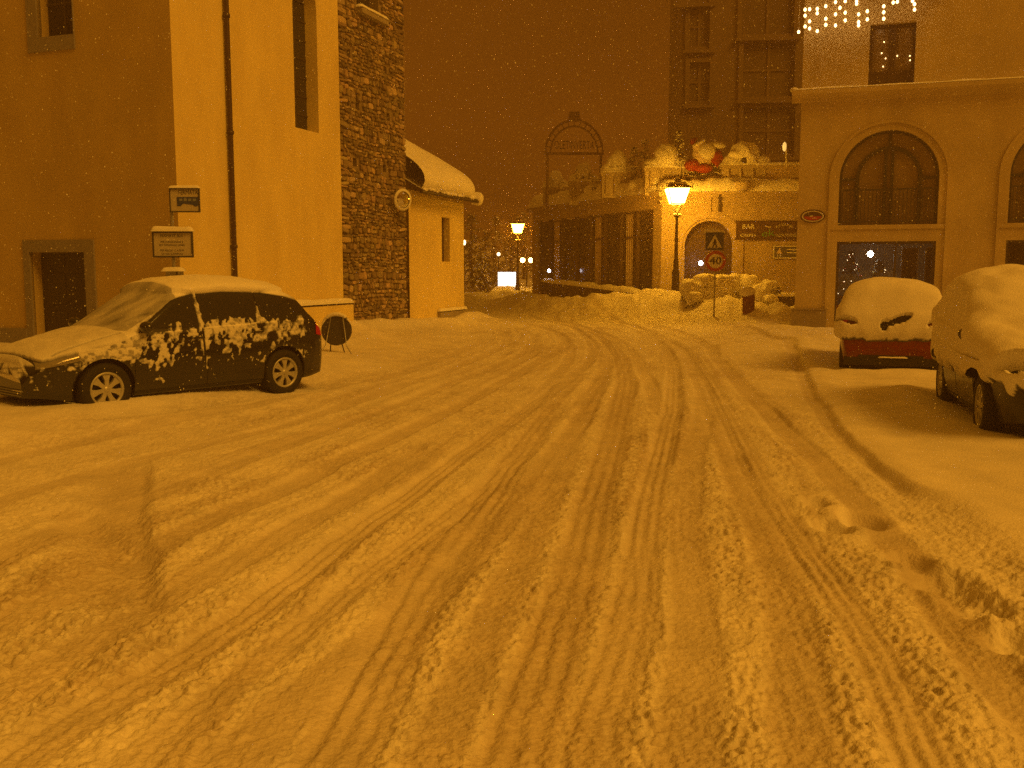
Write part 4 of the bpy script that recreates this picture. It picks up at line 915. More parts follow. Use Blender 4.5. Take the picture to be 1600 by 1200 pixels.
# ------------------------------------------------------------------ lamps
def street_lamp(px, py_base, py_lant, Y, label, gm):
    b = G(px, 500); b = at(px, py_base, Y); z0 = hz(b.x, Y)-.1; zl = at(px, py_lant, Y).z; x = b.x
    r = empty('street_lamp', label, 'street lamp', (x, Y, z0), 0, 'old fashioned lantern street lamps')
    H = zl-z0
    m_ = MB(); m_.lathe([(.20,0),(.20,.12),(.15,.18),(.13,.75),(.15,.80),(.10,.9),(.085,1.15),(.10,1.2),(.065,1.3),(.06,H*.55),(.085,H*.56),(.055,H*.58),(.045,H-.75),(.10,H-.73),(.10,H-.68),(.045,H-.64),(.06,H-.45),(0,H-.44)], (x,Y,z0), 16); wpart(m_, 'post', DARKM, r)
    m_ = MB()
    for k in range(4):
        q = math.pi/4+k*math.pi/2; m_.tube([(x, Y, zl-.62), (x+.13*math.cos(q), Y+.13*math.sin(q), zl-.50), (x+.12*math.cos(q), Y+.12*math.sin(q), zl-.36), (x+.22*math.cos(q), Y+.22*math.sin(q), zl-.28)], .016, 6)
    wpart(m_, 'cradle', DARKM, r)
    ln = MB(); a, c, h0, h1 = .23, .39, zl-.28, zl+.26
    V = [(x+sx*a, Y+sy*a, h0) for sx, sy in ((-1,-1),(1,-1),(1,1),(-1,1))]+[(x+sx*c, Y+sy*c, h1) for sx, sy in ((-1,-1),(1,-1),(1,1),(-1,1))]
    ln.add(V, [(0,1,5,4),(1,2,6,5),(2,3,7,6),(3,0,4,7),(0,3,2,1)]); gl = wpart(ln, 'lantern_glass', gm, r)
    m_ = MB()
    for k in range(4): m_.tube([V[k], V[k+4]], .013, 5)
    for k in range(4): m_.tube([V[k+4], V[4+(k+1) % 4]], .018, 5); m_.tube([V[k], V[(k+1) % 4]], .016, 5)
    sub(m_, 'lantern_frame', DARKM, gl, r)
    m_ = MB(); m_.add([(x+sx*.46, Y+sy*.46, h1+.015) for sx, sy in ((-1,-1),(1,-1),(1,1),(-1,1))]+[(x+sx*.12, Y+sy*.12, h1+.22) for sx, sy in ((-1,-1),(1,-1),(1,1),(-1,1))], [(0,1,5,4),(1,2,6,5),(2,3,7,6),(3,0,4,7),(4,5,6,7),(0,3,2,1)])
    m_.lathe([(.11,h1+.22),(.12,h1+.3),(.05,h1+.36),(.03,h1+.46),(0,h1+.48)], (x,Y,0), 12)
    for sx, sy in ((-1,-1),(1,-1),(1,1),(-1,1)): m_.tube([(x+sx*.44, Y+sy*.44, h1), (x+sx*.46, Y+sy*.46, h1+.12), (x+sx*.41, Y+sy*.41, h1+.17)], .014, 5)
    lr = wpart(m_, 'lantern_roof', DARKM, r)
    m_ = MB()
    for k in range(7): q = k*.9; m_.blob((x+.25*math.cos(q), Y+.25*math.sin(q), h1+.15), (.11,.10,.06), k, .25, 10, 7)
    m_.blob((x, Y, h1+.34), (.10,.10,.09), 3, .2, 10, 7); m_.blob((x-.08, Y-.1, zl-.66), (.07,.07,.05), 2, .2, 8, 6); m_.blob((x+.09, Y-.08, zl-.66), (.06,.06,.05), 4, .2, 8, 6)
    sub(m_, 'roof_snow', SNOW, lr, r); return r
street_lamp(1055, 470, 306, 34.3, 'glowing lantern street lamp standing in front of the terrace building corner', SODIUM)
street_lamp(809, 462, 357, 56.0, 'more distant lantern street lamp beside the glowing white panel', SODIUM2)
Y = 74.0; p = at(823, 407, Y); r = empty('twin_street_lamp', 'far street lamp with two round glowing globes beyond the terrace building', 'street lamp', (p.x, Y, hz(p.x, Y)))
for px in (816.5, 829.5):
    q = at(px, 406.5, Y); m_ = MB(); m_.blob(q, (.19,.19,.19), 0, 0, 12, 8); wpart(m_, 'globe', emat('far_globe', (1,.55,.12), 40), r)
m_ = MB(); z0 = hz(p.x, Y); m_.tube([(p.x, Y, z0), (p.x, Y, p.z-.5)], .06, 8); m_.tube([at(816.5, 409, Y)-Vector((0,0,.1)), (p.x, Y, p.z-.55), at(829.5, 409, Y)-Vector((0,0,.1))], .03, 6); wpart(m_, 'post', DARKM, r)
for (px, py, Y, rad, lab, sh) in ((725.5, 379, 60, .10, 'small far lamp glowing at the edge of the annex wall', 1.6), (779, 397, 66, .12, 'small round far lamp glowing above the white panel', 1.0)):
    p = at(px, py, Y); z0 = hz(p.x, Y); r = empty('distant_lamp', lab, 'lamp', (p.x, Y, z0), 0, 'far lamps on the hillside')
    m_ = MB(); m_.blob(p, (rad, rad, rad*sh), 0, 0, 12, 8); wpart(m_, 'globe', DIM, r); m_ = MB(); m_.tube([(p.x, Y, z0), (p.x, Y, p.z-rad*sh)], .04, 6); wpart(m_, 'post', DARKM, r)
# lit panel and planter in front of it
Y = 57.0; a, b, c, d = at(778, 453, Y), at(806, 450, Y), at(806, 425, Y), at(778, 425, Y); z0 = hz(a.x, Y)
r = empty('lit_panel', 'glowing white advertising panel half sunk in a snowdrift beside the distant lamp', 'lit panel', ((a.x+b.x)/2, Y, z0))
m_ = MB(); m_.box((a.x, Y, z0+.35), (b.x, Y+.12, c.z)); wpart(m_, 'light_box', PANEL, r)
m_ = MB(); m_.box((a.x-.06, Y-.02, z0), (a.x, Y+.14, c.z+.07)); m_.box((b.x, Y-.02, z0), (b.x+.08, Y+.14, c.z+.07)); m_.box((a.x, Y-.02, c.z), (b.x, Y+.14, c.z+.07)); wpart(m_, 'frame', FRAME, r)
Y = 55.6; a, b = at(766, 466, Y), at(850, 466, Y); r = empty('low_planter_wall', 'low dark planter wall under drifted snow below the glowing white panel', 'planter', ((a.x+b.x)/2, Y, hz(a.x, Y)))
zt2 = at(780, 461, Y).z; m_ = MB(); m_.box((a.x, Y, -.3), (b.x+1, Y+2.2, zt2)); wpart(m_, 'wall', MAT['dark_boundary_stone'], r)
m_ = MB(); snowcap(m_, (a.x-.05, Y-.05, zt2), (1,0,0), (0,1,0), b.x-a.x+1, 2.3, .42, 15, 50, 20, .03, rr=.7, rough=.8); wpart(m_, 'drift', SNOW, r)

# ------------------------------------------------------------------ crossing and speed sign
Y = 30.5; x = at(1116, 480, Y).x; z0 = hz(x, Y)-.15; zt = at(1116, 361, Y).z
r = empty('road_sign_post', 'post with blue pedestrian crossing sign above round 40 speed limit sign', 'road sign', (x, Y, z0))
m_ = MB(); m_.tube([(x, Y+.03, z0), (x, Y+.03, zt)], .03, 10); wpart(m_, 'post', STEEL, r)
a, b = at(1102, 391, Y), at(1131, 363, Y)
m_ = MB(); m_.box((a.x, Y-.03, a.z), (b.x, Y-.012, b.z)); ps = wpart(m_, 'crossing_sign', SBLUE, r); cx, cz, hw = (a.x+b.x)/2, (a.z+b.z)/2, (b.x-a.x)/2
m_ = MB(); m_.poly([(cx-hw*.82, Y-.031, cz-hw*.72), (cx+hw*.82, Y-.031, cz-hw*.72), (cx, Y-.031, cz+hw*.75)], (0,-.004,0)); sub(m_, 'white_triangle', WHITE, ps, r)
m_ = MB(); yy = Y-.036
def limb(pts, w):
    for (p, q) in zip(pts[:-1], pts[1:]):
        d = Vector((q[0]-p[0], 0, q[1]-p[1])).normalized(); n = Vector((-d.z, 0, d.x))*w; P, Q = Vector((cx+p[0]*hw, yy, cz+p[1]*hw)), Vector((cx+q[0]*hw, yy, cz+q[1]*hw))
        m_.poly([P-n, Q-n, Q+n, P+n], (0,-.002,0))
limb([(0,.02),(.02,-.25)], .035); limb([(.02,-.25),(.18,-.45),(.24,-.62)], .022); limb([(.02,-.25),(-.10,-.45),(-.26,-.6)], .022); limb([(0,0),(-.16,-.14),(-.22,-.26)], .016); limb([(.0,0),(.14,-.12),(.2,-.2)], .016)
m_.lathe([(.0,0),(.038,0)], (cx, yy, cz+.12*hw), 12, 0, Matrix.Rotation(math.pi/2, 4, 'X')); sub(m_, 'walking_pictogram', SBLACK, ps, r)
m_ = MB()
for k in range(4): q = -.6+k*.4; m_.poly([(cx+(q-.10)*hw, Y-.0361, cz-.70*hw), (cx+(q+.06)*hw, Y-.0361, cz-.70*hw), (cx+(q*.8+.04)*hw, Y-.0361, cz-.60*hw), (cx+(q*.8-.08)*hw, Y-.0361, cz-.60*hw)], (0,-.002,0))
sub(m_, 'zebra_pictogram', SBLUE, ps, r)
m_ = MB(); snowcap(m_, (a.x-.02, Y-.07, b.z), (1,0,0), (0,1,0), 2*hw+.04, .16, .11, 17, over=.02, rough=.9); sub(m_, 'sign_snow', SNOW, ps, r)
cz2 = at(1116, 408, Y).z; RX = Matrix.Rotation(math.pi/2, 4, 'X'); rad = 16*Y/F
m_ = MB(); m_.lathe([(0,.012),(rad,.012),(rad,.028),(0,.028)], (x, Y, cz2), 32, 0, RX, False); sp = wpart(m_, 'speed_limit_sign', WHITE, r)
m_ = MB(); m_.lathe([(rad*.70,.0285),(rad*.70,.032),(rad,.032),(rad,.0285)], (x, Y, cz2), 32, 0, RX, False); sub(m_, 'red_ring', SRED, sp, r)
m_ = MB(); add_text(m_, '40', rad*1.02, (x, Y-.0285, cz2+.0), (1,0,0), (0,0,1), .002, rad*1.12)
V = list(m_.v); m2 = MB(); m2.v = V; m2.f = m_.f; m2.sm = m_.sm; m2.mi = m_.mi
for dx in (-.008, .008): m2.add([Vector(v)+Vector((dx, -.0004*(1 if dx > 0 else 2), 0)) for v in V], m_.f[:len(m_.f)])
sub(m2, 'numeral', SBLACK, sp, r)
m_ = MB(); m_.box((x-.10, Y-.005, at(0, 428, Y).z), (x+.10, Y+.0, at(0, 424, Y).z)); m_.box((x-.05, Y-.01, at(0, 437, Y).z), (x+.05, Y+.07, at(0, 433, Y).z)); wpart(m_, 'bracket', STEEL, r)
# litter bin
Y = 29.6; p = at(1169, 486, Y); z0 = hz(p.x, Y)-.15; zt = at(1169, 459, Y).z
r = empty('litter_bin', 'small reddish brown litter bin with a cap of snow before the hedge', 'litter bin', (p.x, Y, z0))
m_ = MB(); m_.lathe([(.15, z0), (.155, z0+.1), (.17, zt-.02), (.185, zt), (.16, zt), (.15, zt-.1), (0, zt-.1)], (p.x, Y, 0), 20)
for k in range(14):
    q = k*2*math.pi/14; m_.tube([(p.x+.158*math.cos(q), Y+.158*math.sin(q), z0), (p.x+.176*math.cos(q), Y+.176*math.sin(q), zt-.03)], .016, 5)
wpart(m_, 'barrel', BIN, r)
m_ = MB(); m_.tube([(p.x+.2, Y+.12, z0-.2), (p.x+.2, Y+.12, zt+.05)], .025, 8); wpart(m_, 'post', DARKM, r)
m_ = MB(); m_.blob((p.x-.03, Y, zt+.06), (.24, .22, .17), 9, .16, 18, 12); wpart(m_, 'snow_cap', SNOW, r)
# hedge shrubs bowed under snow
def shrub(lst, Y, label, seed):
    p = at(lst[0][0], 480, Y); r = empty('snowy_shrub', label, 'shrub', (p.x, Y, hz(p.x, Y)-.1), 0, 'shrubs bent under snow by the road sign'); rr = random.Random(seed)
    m_ = MB(); L = MB(); T = MB()
    for (px, py, rx, ry, dy) in lst:
        c = at(px, py, Y+dy); k = (Y+dy)/F
        m_.blob(c, (rx*k, rx*k*.9, ry*k), seed+int(px), .24, 34, 24, 0, 2.2)
        for j in range(80):
            q = rr.random()*6.283; f = rr.random(); a = c+Vector((rx*k*.95*math.cos(q)*f**.4, rx*k*.85*math.sin(q)*f**.4-.05, -ry*k*(.30+.85*rr.random())))
            d = Vector((rr.uniform(-1,1), rr.uniform(-1,.2), rr.uniform(-.9,.3))).normalized()*.13; w = d.cross(Vector((rr.uniform(-1,1), .3, 1))).normalized()*.03
            L.add([a-w, a+d*.5-w*.4+w*1.4, a+d, a+d*.4-w*1.6], [(0,1,2),(0,2,3)])
        T.tube([(p.x, Y, hz(p.x, Y)-.2), ((p.x+c.x)/2, Y+dy*.5, (c.z+.2)/2), tuple(c)], [.035, .025, .012], 6)
    for (px, py, rx, ry, dy) in lst:
        for j in range(16):
            k = (Y+dy)/F; q = rr.random()*6.283; f = rr.uniform(.4, 1.0); c = at(px, py, Y+dy)+Vector((rx*k*f*math.cos(q), -abs(rx*k*.8*math.sin(q)*f), ry*k*rr.uniform(-1.0, .8)))
            s_ = rr.uniform(.12, .40); m_.blob(c, (rx*k*s_, rx*k*s_, ry*k*s_*rr.uniform(.7, 1.2)), j, .2, 14, 10)
    melt(wpart(m_, 'snow_cover', SNOW, r), .045, 9); wpart(L, 'foliage', LEAF, r); wpart(T, 'branch', TWIG, r)
shrub([(1108,456,30,27,0),(1128,452,24,24,.2),(1098,440,15,12,-.1),(1136,438,14,10,.1)], 33.2, 'broad snow laden shrub right behind the round 40 sign', 1)
shrub([(1160,454,26,25,.5),(1174,444,16,15,.6),(1148,436,14,9,.4)], 33.6, 'snow laden shrub above and left of the litter bin', 2)
shrub([(1192,464,21,22,.0),(1204,448,14,11,-.2),(1206,470,10,12,-.5)], 33.0, 'snow laden shrub right of the litter bin against the dark garden wall', 3)
shrub([(1076,452,14,17,-.2),(1084,466,13,12,-.5)], 33.0, 'leafy dark shrub with little snow beside the near street lamp post', 4)
# bus stop
Y = 17.2; x = at(271, 420, Y).x; z0 = hz(x, Y)-.1; zt = at(271, 293, Y).z
r = empty('bus_stop_sign', 'bus stop post with a flag sign above a white notice board behind the dark car', 'bus stop', (x, Y, z0))
m_ = MB(); m_.tube([(x, Y+.03, z0), (x, Y+.03, zt)], .032, 10); wpart(m_, 'post', STEEL, r)
rt = Vector((1, .0, 0)); upv = Vector((0,0,1))
def board(x0, y0, x1, y1, oy, m, name):
    a, b = at(x0, y1, Y), at(x1, y0, Y); mb = MB(); mb.box((a.x, Y-oy-.02, a.z), (b.x, Y-oy, b.z)); return wpart(mb, name, m, r), a, b
fp, a, b = board(267, 295, 311, 331, .0, DIMMEDW, 'stop_flag'); cx, cz = (a.x+b.x)/2, (a.z+b.z)/2; w, h = b.x-a.x, b.z-a.z; fy = Y-.0205
m_ = MB()
for q in ((a.x-.01, a.z-.01, b.x+.01, a.z+.012), (a.x-.01, b.z-.012, b.x+.01, b.z+.01), (a.x-.01, a.z+.012, a.x+.01, b.z-.012), (b.x-.01, a.z+.012, b.x+.01, b.z-.012)): m_.box((q[0], Y-.03, q[1]), (q[2], Y+.012, q[3]))
sub(m_, 'frame', GREYBACK, fp, r)
m_ = MB(); add_text(m_, 'FERMATA', .105, (cx+w*.13, fy, cz+h*.33), rt, upv, .002, w*.66); sub(m_, 'lettering', SBLACK, fp, r)
m_ = MB(); X = lambda f: a.x+w*f; Zz = lambda f: a.z+h*f
m_.poly([(X(.24), fy-.003, Zz(.64)), (X(.97), fy-.003, Zz(.64)), (X(.97), fy-.003, Zz(.28)), (X(.88), fy-.003, Zz(.22)), (X(.78), fy-.003, Zz(.30)), (X(.45), fy-.003, Zz(.36)), (X(.36), fy-.003, Zz(.24)), (X(.24), fy-.003, Zz(.26))], (0,-.003,0)); sub(m_, 'bus_pictogram', SBLUE, fp, r)
m_ = MB()
for k in range(4): m_.poly([(X(.32+.155*k), fy-.0065, Zz(.46)), (X(.43+.155*k), fy-.0065, Zz(.47)), (X(.43+.155*k), fy-.0065, Zz(.57)), (X(.32+.155*k), fy-.0065, Zz(.57))], (0,-.002,0))
sub(m_, 'bus_window', mat('pale_blue', (.20, .24, .35), .5), fp, r)
m_ = MB(); snowcap(m_, (a.x-.01, Y-.05, b.z+.01), (1,0,0), (0,1,0), w+.02, .08, .045, 5, over=.01); sub(m_, 'sign_snow', SNOW, fp, r)
nb, a, b = board(241, 363, 300, 401, .0, DIMMEDW, 'notice_board'); cx, cz = (a.x+b.x)/2, (a.z+b.z)/2; w, h = b.x-a.x, b.z-a.z
m_ = MB()
for q in ((a.x-.015, a.z-.015, b.x+.015, a.z+.012), (a.x-.015, b.z-.012, b.x+.015, b.z+.015), (a.x-.015, a.z+.012, a.x+.012, b.z-.012), (b.x-.012, a.z+.012, b.x+.015, b.z-.012)): m_.box((q[0], Y-.032, q[1]), (q[2], Y+.012, q[3]))
sub(m_, 'frame', GREYBACK, nb, r)
m_ = MB()
for (t, f, sz, ww) in (('FERMATE BUS', .85, .07, .58), ('PER LUNGOMARE E', .60, .052, .58), ('SETTIMANALE LINEE', .47, .048, .66), ('PER MEZZO  C.A.50 M', .25, .052, .60), ('DI VIA CAMPOLI', .11, .052, .54)):
    add_text(m_, t, sz, (cx-w*.02, fy, a.z+h*f), rt, upv, .002, w*ww)
sub(m_, 'lettering', SBLACK, nb, r)
m_ = MB(); snowcap(m_, (a.x-.02, Y-.06, b.z+.015), (1,0,0), (0,1,0), w+.04, .11, .09, 6, over=.01, rough=.8); sub(m_, 'board_snow', SNOW, nb, r)
bx, a, b = board(257, 424, 284, 442, -.10, STEEL, 'lower_box'); m_ = MB(); snowcap(m_, (a.x-.03, Y-.06, b.z), (1,0,0), (0,1,0), b.x-a.x+.06, .22, .07, 7, over=.01); sub(m_, 'box_snow', SNOW, bx, r)
# back of a round portable road sign on splayed legs
Y = 18.6; c = at(526, 516, Y); z0 = hz(c.x, Y); r = empty('portable_road_sign', 'dark back of a round road sign on thin splayed legs behind the dark car', 'road sign', (c.x, Y, z0))
tilt = Matrix.Rotation(R(80), 4, 'X'); rad = 23.5*Y/F
m_ = MB(); m_.lathe([(0,0),(rad,0),(rad+.008,.01),(rad,.03),(0,.03)], c, 36, 0, tilt, False); ds = wpart(m_, 'disc', GREYBACK, r)
for (dx, dy, tx) in ((-.34, -.30, -.16), (.34, -.26, .22)):
    m_ = MB(); m_.tube([c+Vector((tx*.6, -.05, rad*.9)), c+Vector((dx*.6, -.1, -rad)), (c.x+dx, Y+dy, z0-.05)], .011, 6); wpart(m_, 'leg', STEEL, r)
for (dx, tx) in ((-.12, -.12), (.10, .06)):
    m_ = MB(); m_.tube([c+Vector((tx, .03, -rad*.5)), (c.x+dx*1.3, Y+.12, z0-.05)], .012, 6); wpart(m_, 'leg', DARKM, r)
m_ = MB(); N = 20; up_ = []
m_.tube([c+Vector((rad*1.0*math.cos(q), .0, rad*1.0*math.sin(q)+.02)) for q in np.linspace(.12*math.pi, .92*math.pi, N)], [.012+.028*math.sin(math.pi*k/(N-1)) for k in range(N)], 8); sub(m_, 'rim_snow', SNOW, ds, r)

# ------------------------------------------------------------------ far building, hillside and trees
Wt = Wall((at(1060, 300, 50).x, 50), (1, -.10), (-.10, -1)); s2 = 11
tb = empty('tall_building', 'tall hazy apartment building rising behind the roof terrace into the dark', 'building', tuple(Wt.p(0, 0)))
hl = []
for px0, px1 in ((1078, 1108), (1162, 1240)):
    for (ya, yb) in ((-70, 52), (68, 150), (168, 240)):
        if px0 == 1078: ya, yb = {-70: (-60, 0), 68: (12, 72), 168: (98, 158)}[ya]
        a, z1 = Wt.sz(px0, ya); b, z0 = Wt.sz(px1, yb); hl.append((a, b, z0, z1))
m_ = MB(); wall_mesh(m_, Wt, rect(0, s2, 0, 26), [rect(*h) for h in hl], .12)
m_.add([Wt.p(0,0,0),Wt.p(0,0,-10),Wt.p(0,26,-10),Wt.p(0,26,0)], [(0,1,2,3)])
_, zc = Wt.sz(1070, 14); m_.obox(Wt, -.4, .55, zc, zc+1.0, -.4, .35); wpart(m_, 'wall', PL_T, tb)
for (a, b, z0, z1) in hl:
    m_ = MB(); m_.obox(Wt, a-.02, b+.02, z0-.02, z1+.02, -.16, -.11); w = wpart(m_, 'window', HPANE, tb)
    m_ = MB(); m_.obox(Wt, a-.22, a, z0-.2, z1+.2, -.02, .09); m_.obox(Wt, b, b+.22, z0-.2, z1+.2, -.02, .09); m_.obox(Wt, a, b, z1, z1+.2, -.02, .088); m_.obox(Wt, a-.3, b+.3, z0-.34, z0-.2, -.02, .2)
    m_.obox(Wt, (a+b)/2-.06, (a+b)/2+.06, z0, z1, -.11, -.06); m_.obox(Wt, a, b, (z0+z1)/2-.05, (z0+z1)/2+.05, -.109, -.065); sub(m_, 'frame', MAT['tower_block_plaster'], w, tb)
n = 60; xs = np.linspace(-70, 40, n); ys = np.linspace(58, 190, n); XX, YY = np.meshgrid(xs, ys, indexing='ij')
ZZ = -.4+sst(YY, 60, 150)*7*sst(-XX, -18, 12)+(fbm(XX*.12, YY*.12, 4, 5)-.5)*2.5*sst(YY, 62, 80)
P = np.stack([XX, YY, ZZ], -1); m_ = MB(); m_.grid(P); tag(m_.build('hill', SNOW), kind='structure')
def hillz(x, y): i = int(np.clip((x+70)/110*(n-1), 0, n-1)); j = int(np.clip((y-58)/132*(n-1), 0, n-1)); return float(ZZ[i, j])
def snowy_tree(px, Y, h, rad, label, seed):
    p = at(px, 440, Y); z = max(hillz(p.x, Y), .3)-.1; r = empty('snowy_tree', label, 'tree', (p.x, Y, z), 0, 'snowy trees on the far hillside'); rr = random.Random(seed)
    m_ = MB(); m_.tube([(p.x, Y, z), (p.x+rr.uniform(-.2,.2), Y, z+h*.5), (p.x, Y, z+h*.97)], [.16, .10, .02], 8)
    L = MB(); N = MB()
    nb_ = 70
    for k in range(nb_):
        f = rr.random()**.9; q = rr.random()*6.283; zz = z+h*(.12+.85*f); ln = rad*(1-f*.85)*rr.uniform(.6, 1.05)
        a = Vector((p.x, Y, zz)); b = a+Vector((math.cos(q)*ln, math.sin(q)*ln, -ln*rr.uniform(.05, .45))); m_.tube([a, b], [.03, .008], 4, cap=False)
        for j in range(16):
            t = rr.uniform(.25, 1.05); c = a.lerp(b, t)+Vector((rr.uniform(-.12,.12), rr.uniform(-.12,.12), rr.uniform(-.1,.05))); d = Vector((rr.uniform(-1,1), rr.uniform(-1,1), rr.uniform(-.8,.2)))*.24; w = Vector((rr.uniform(-1,1), rr.uniform(-1,1), .2)).normalized()*.06
            (N if rr.random() < .42 else L).add([c-w+Vector((0,0,.04)), c+w+Vector((0,0,.04)), c+d*.7+w, c+d], [(0,1,2,3)])
    wpart(m_, 'trunk', TWIG, r); wpart(L, 'foliage', LEAF, r); wpart(N, 'branch_snow', SNOW, r)
for i, (px, Y, h, rad, lab) in enumerate(((738, 66, 5.6, 1.7, 'hazy snow dusted tree showing just past the annex corner'), (758, 70, 4.6, 1.6, 'hazy snow dusted tree right of the annex between two taller ones'), (775, 76, 6.0, 1.9, 'tallest hazy tree above the small round far lamp'), (752, 61, 2.6, 1.2, 'low snowy bush left of the glowing white panel'), (797, 82, 4.6, 1.8, 'hazy tree just left of the distant lantern lamp'), (818, 86, 6.4, 1.9, 'hazy tree behind the two globe lamp'), (837, 90, 4.2, 1.6, 'faint hazy tree at the end of the terrace building'))):
    snowy_tree(px, Y, h, rad, lab, 100+i)
# ------------------------------------------------------------------ cars
class Car:
    def __init__(s, sp): s.__dict__.update(sp); s.top = np.array(s.top); s.plan = np.array(s.plan)
    def zt(s, x):
        return np.interp(x, s._sx, s._sz)
    def prep(s):
        o = np.argsort(s.top[:, 0]); t = s.top[o]; xs = np.linspace(t[0, 0], t[-1, 0], 500); z = np.interp(xs, t[:, 0], t[:, 1])
        k = np.exp(-np.linspace(-2, 2, 17)**2); k /= k.sum(); zp = np.pad(z, 8, mode='edge'); s._sx = xs; s._sz = np.convolve(zp, k, 'valid')
        o = np.argsort(s.plan[:, 0]); p = s.plan[o]; w = np.interp(xs, p[:, 0], p[:, 1]); wp = np.pad(w, 8, mode='edge'); s._sw = np.convolve(wp, k, 'valid'); return s
    def zb(s, x): return s.sill+.06*sst(np.abs(x), 1.6, 2.1)
    def belt(s, x): return s.belt0+s.belt1*(-x)
    def half(s, x, z):
        w0 = np.interp(x, s._sx, s._sw); zt = s.zt(x); bl = s.belt(x)
        k = np.where(z < .6, 1-.075*np.clip((.6-z)/.4, 0, 1)**2, 1-.035*np.clip((z-.6)/(bl-.6), 0, 1)**2)
        w = w0*k-np.clip(z-bl, 0, 9)*s.tumble-.012*sst(z, bl-.01, bl+.02)
        w = w-.010*np.exp(-((z-(bl-.14))/.02)**2)*(np.abs(x) < 1.75)
        r = np.where(zt > bl+.15, .17, .15); d = np.clip(1-(zt-z)/r, 0, 1)
        return np.maximum(w, .02)*np.clip(1-d**2.3, 0, 1)**(1/2.3)
    def ring(s, xs, n):
        t = np.linspace(0, 1, n); t = 1-(1-t)**1.9
        Xg = np.repeat(xs[:, None], n, 1); zb = s.zb(xs)[:, None]; zt = s.zt(xs)[:, None]; Zg = zb+(zt-zb)*t[None, :]
        return Xg, s.half(Xg, Zg), Zg
    def full(s, nx, n):
        q = np.linspace(-1, 1, nx); q = np.sign(q)*(1-(1-np.abs(q))**1.25); x0, x1 = s._sx[0], s._sx[-1]; xs = (x0+x1)/2+q*(x1-x0)/2
        X, Yh, Z = s.ring(xs, n)
        return np.concatenate([X, X[:, -2::-1]], 1), np.concatenate([Yh, -Yh[:, -2::-1]], 1), np.concatenate([Z, Z[:, -2::-1]], 1)
    def topz(s, x, y):     # height of upper surface at x, |y|
        z = np.linspace(.5, s.zt(x), 120); h = s.half(np.full(120, x), z); i = int(np.argmax(h)); return float(np.interp(-abs(y), -h[i:], z[i:]))
def smooth_grid(P, it):
    for _ in range(it):
        Q = P.copy(); Q[1:-1] = P[1:-1]*.5+.25*(P[:-2]+P[2:]); P = Q.copy(); Q[:, 1:-1] = P[:, 1:-1]*.5+.25*(P[:, :-2]+P[:, 2:]); P = Q
    return P
